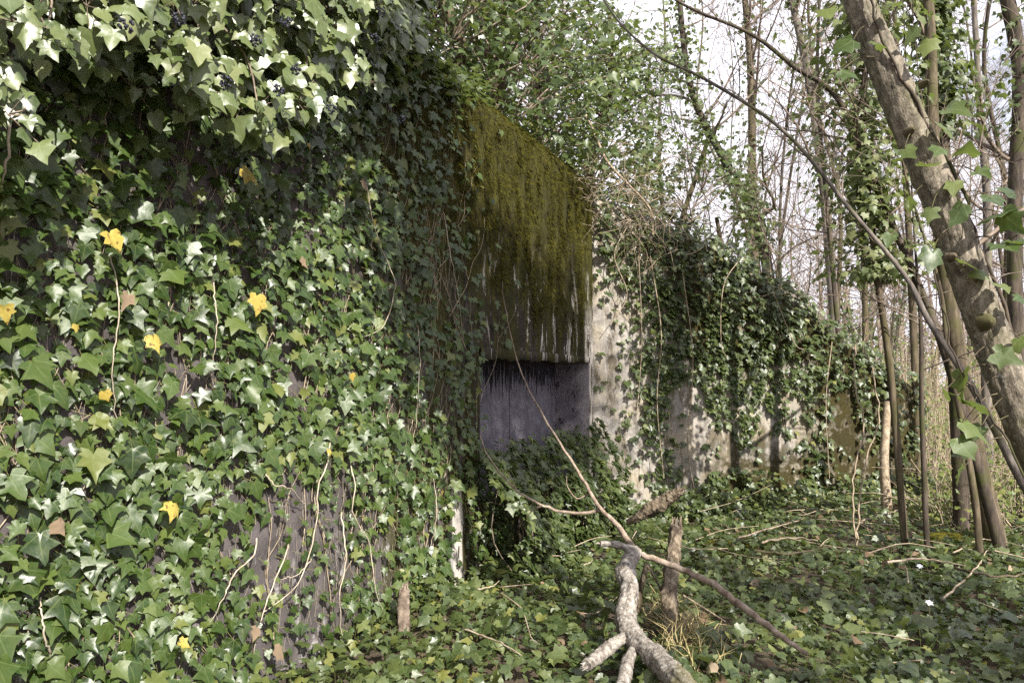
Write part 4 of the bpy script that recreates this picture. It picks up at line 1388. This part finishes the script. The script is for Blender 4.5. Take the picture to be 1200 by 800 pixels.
for pts, label, r, mt in stick_px:
    pp = []
    for x, y in pts:
        d_ = CAM_H * F / max(y - 450, 60)
        p = P(x, y, d_)
        d_ *= .93
        pp.append(P(x, y, d_))
    mb = MB()
    tube(mb, spline(pp, 16) + rvec(16, r * .35, g8), r * .8, r * .4, 6, .2)
    tag(mb.build('stick', M[mt]), label, 'stick', 'sticks lying on the woodland floor')

# fine fallen twigs nobody could count, dry grass round the forked branch
mb = MB()
for k in range(900):
    x, y = g8.uniform(-.8, 9), g8.uniform(3.2, 14)
    if not outside(np.array([x]), np.array([y]), .3)[0]: continue
    if y < 5.8 and g8.random() < .75: continue
    a = np.array([x, y, float(ground_z(x, y)) + g8.uniform(.02, .15)])
    an = g8.uniform(0, 6.283)
    L = g8.uniform(.15, .8)
    d = np.array([math.cos(an), math.sin(an), g8.normal(.02, .15)])
    tube(mb, spline([a, a + d * L * .5 + g8.normal(0, .03, 3), a + d * L], 6), g8.uniform(.002, .006), .002, 4)
tag(mb.build('fallen_twigs', M['twig_pale']), 'fine fallen twigs strewn through ivy and litter', 'twigs', kind='stuff')
mb = MB()
n = 420
c = np.array([P(790, 740, 4.4)[0], 4.25, 0])
b0 = c + np.stack([g8.normal(0, .07, n), g8.normal(0, .30, n), 0 * np.zeros(n)], 1)
b0[:, 2] = ground_z(b0[:, 0], b0[:, 1])
d = nrm(UP + rvec(n, .55, g8))
L = g8.uniform(.08, .30, n)
m1 = b0 + d * (L * .55)[:, None]
e1 = m1 + nrm(d + rvec(n, .5, g8) - UP * .6) * (L * .5)[:, None]
sd = nrm(np.cross(d, rvec(n, 1, g8))) * .0022
V = np.stack([b0 - sd, b0 + sd, m1 + sd, m1 - sd, e1], 1)
Fq = (np.array([(0, 1, 2, 3)])[None] + (np.arange(n) * 5)[:, None, None]).reshape(-1, 4)
Ft = (np.array([(3, 2, 4)])[None] + (np.arange(n) * 5)[:, None, None]).reshape(-1, 3)
mb.v.append(V.reshape(-1, 3)); mb.f += [Fq, Ft]; mb.uv.append(np.zeros((5 * n, 2))); mb.tint.append(np.full(5 * n, .5)); mb.n += 5 * n
tag(mb.build('dry_grass', M['straw']), 'dry straw-coloured grass around the rotten stem', 'dry grass', kind='stuff')

# moss cushions and two white anemones
for px, py, label in ((1110, 640, 'yellow-green moss cushion between the straight sapling and crooked sapling'), (855, 632, 'flat moss cushion left of the litter in the clearing'), (1105, 600, 'moss cushion beneath the brush past the wing wall')):
    d_ = CAM_H * F / (py - 450)
    c = P(px, py, d_)
    c[2] = float(ground_z(c[0], c[1]))
    u, v = np.meshgrid(np.linspace(0, 2 * math.pi, 28, endpoint=False), np.linspace(0, math.pi / 2, 10), indexing='ij')
    rr = .22 * (1 + .25 * snoise(np.cos(u) * .5, np.sin(u) * .5 + v * .3, px, 3, 1.0))
    V = c + np.stack([rr * np.cos(u) * np.cos(v) * 1.3, rr * np.sin(u) * np.cos(v), .32 * rr * np.sin(v)], -1)
    i = np.arange(28)[:, None] * 10 + np.arange(9)[None, :]
    j = ((np.arange(28) + 1) % 28)[:, None] * 10 + np.arange(9)[None, :]
    tag(MB().add(V.reshape(-1, 3), np.stack([i, j, j + 1, i + 1], -1).reshape(-1, 4)).build('moss_cushion', M['moss']), label, 'moss')
for px, py, label in ((1078, 663, 'white anemone flower beside the foot of the straight sapling'), (1089, 706, 'white anemone flower alone in the shaded ground ivy')):
    c = P(px, py, CAM_H * F / (py - 450) * .9)
    fl = empty('flower', (c[0], c[1], float(ground_z(c[0], c[1]))))
    tag(fl, label, 'flower', 'white anemones in the clearing')
    mb = MB()
    tube(mb, np.array([[c[0], c[1], 0.0], c - np.array([0, 0, .004])]), .002, .002, 5)
    mb.build('flower_stem', M['stemgreen'], fl)
    an = np.arange(6) / 6 * 6.283
    mb = MB()
    Tt = np.stack([np.cos(an), np.sin(an), .3 + 0 * an], 1)
    leaves(mb, np.repeat(c[None], 6, 0), UP - Tt * .2 + np.array([0, -.5, 0]), Tt, .026, 0, .5, far=True, gen=g8)
    mb.build('petals', M['petal'], fl)

# tall ivy-clad trees behind the photographer: one shades the right of the clearing, two are added to shade the opening
for k, (x, y, lo, hi, rd, n_) in enumerate(((4.0, -1.5, 6.9, 8.4, .75, 60), (5.8, -1.8, 4.2, 6.4, 1.2, 32), (5.2, -1.3, 7.9, 9.3, .8, 60))):
    base = np.array([x, y, -.1])
    root = empty('shade_tree', base)
    tag(root, ['slim ivy-topped tree standing behind the viewpoint', 'broad low-crowned ivy-clad tree standing behind the viewpoint', 'tallest ivy-topped tree standing behind the viewpoint'][k], 'tree')
    tp = [base, base + np.array([.1, .05, 3]), base + np.array([-.05, .1, 6]), base + np.array([.1, 0, hi + .7])]
    sm = spline(tp, 20)
    mb = MB()
    tube(mb, sm, .14, .04, 9, .08)
    mb.build('trunk', M['bark_moss'], root)
    mb, lm = MB(), MB()
    for j in range(n_):
        zc = g8.uniform(lo, hi)
        an, rr = g8.uniform(0, 6.283), rd * math.sqrt(g8.random())
        c = np.array([x + rr * math.cos(an), y + rr * math.sin(an), zc])
        tube(mb, np.array([[x, y, zc - .4], (np.array([x, y, zc]) + c) / 2, c]), .015, .004, 4, cap=False)
        m_ = 58
        leaves(lm, c + rvec(m_, .16, g8), UP + rvec(m_, .5, g8), rvec(m_, 1, g8), .075, .6, None, far=True, gen=g8)
    mb.build('branches', M['twig'], root)
    lm.build('foliage', M['ivy_far'], root)

# ------------------------------------------------------------------ camera, light, sky
cam = bpy.data.cameras.new('camera')
cam.sensor_width = 36
cam.lens = F / 1200 * 36
cam.clip_end = 1000
co = bpy.data.objects.new('camera', cam)
co.location = CAM
co.rotation_euler = (math.pi / 2 + PITCH, 0, 0)
COL.objects.link(co)
S.camera = co

sun = bpy.data.lights.new('sun', 'SUN')
sun.energy = 5.0
sun.angle = R(.5)
sun.color = (1, .955, .86)
so = bpy.data.objects.new('sun', sun)
from mathutils import Vector
so.rotation_euler = Vector(-SUN).to_track_quat('-Z', 'Y').to_euler()
COL.objects.link(so)

wd = bpy.data.worlds.new('World')
S.world = wd
wd.use_nodes = True
g = NT(wd.node_tree)
bg = wd.node_tree.nodes['Background']
sky = g.n('ShaderNodeTexSky', sky_type='NISHITA', sun_disc=False, sun_elevation=SUN_EL, sun_rotation=SUN_AZ, dust_density=3.0, air_density=1.0, ozone_density=1.0)
cl = g.noise(g.scale(g.n('ShaderNodeTexCoord').outputs['Generated'], 1, 1, 2.2), 2.2, 5, .55)
colr = g.mix(g.math('MULTIPLY', g.step(cl, .22, .48), .95), sky.outputs[0], (9.6, 9.5, 10.4))
g.l(colr, bg.inputs['Color'])
bg.inputs['Strength'].default_value = .078

S.view_settings.view_transform = 'Standard'
S.view_settings.look = 'None'
S.view_settings.exposure = 1.14
S.view_settings.gamma = 1
S.render.engine = 'CYCLES'
S.cycles.max_bounces = 6
S.cycles.diffuse_bounces = 3
S.cycles.glossy_bounces = 2
S.cycles.transmission_bounces = 3
S.cycles.use_denoising = False
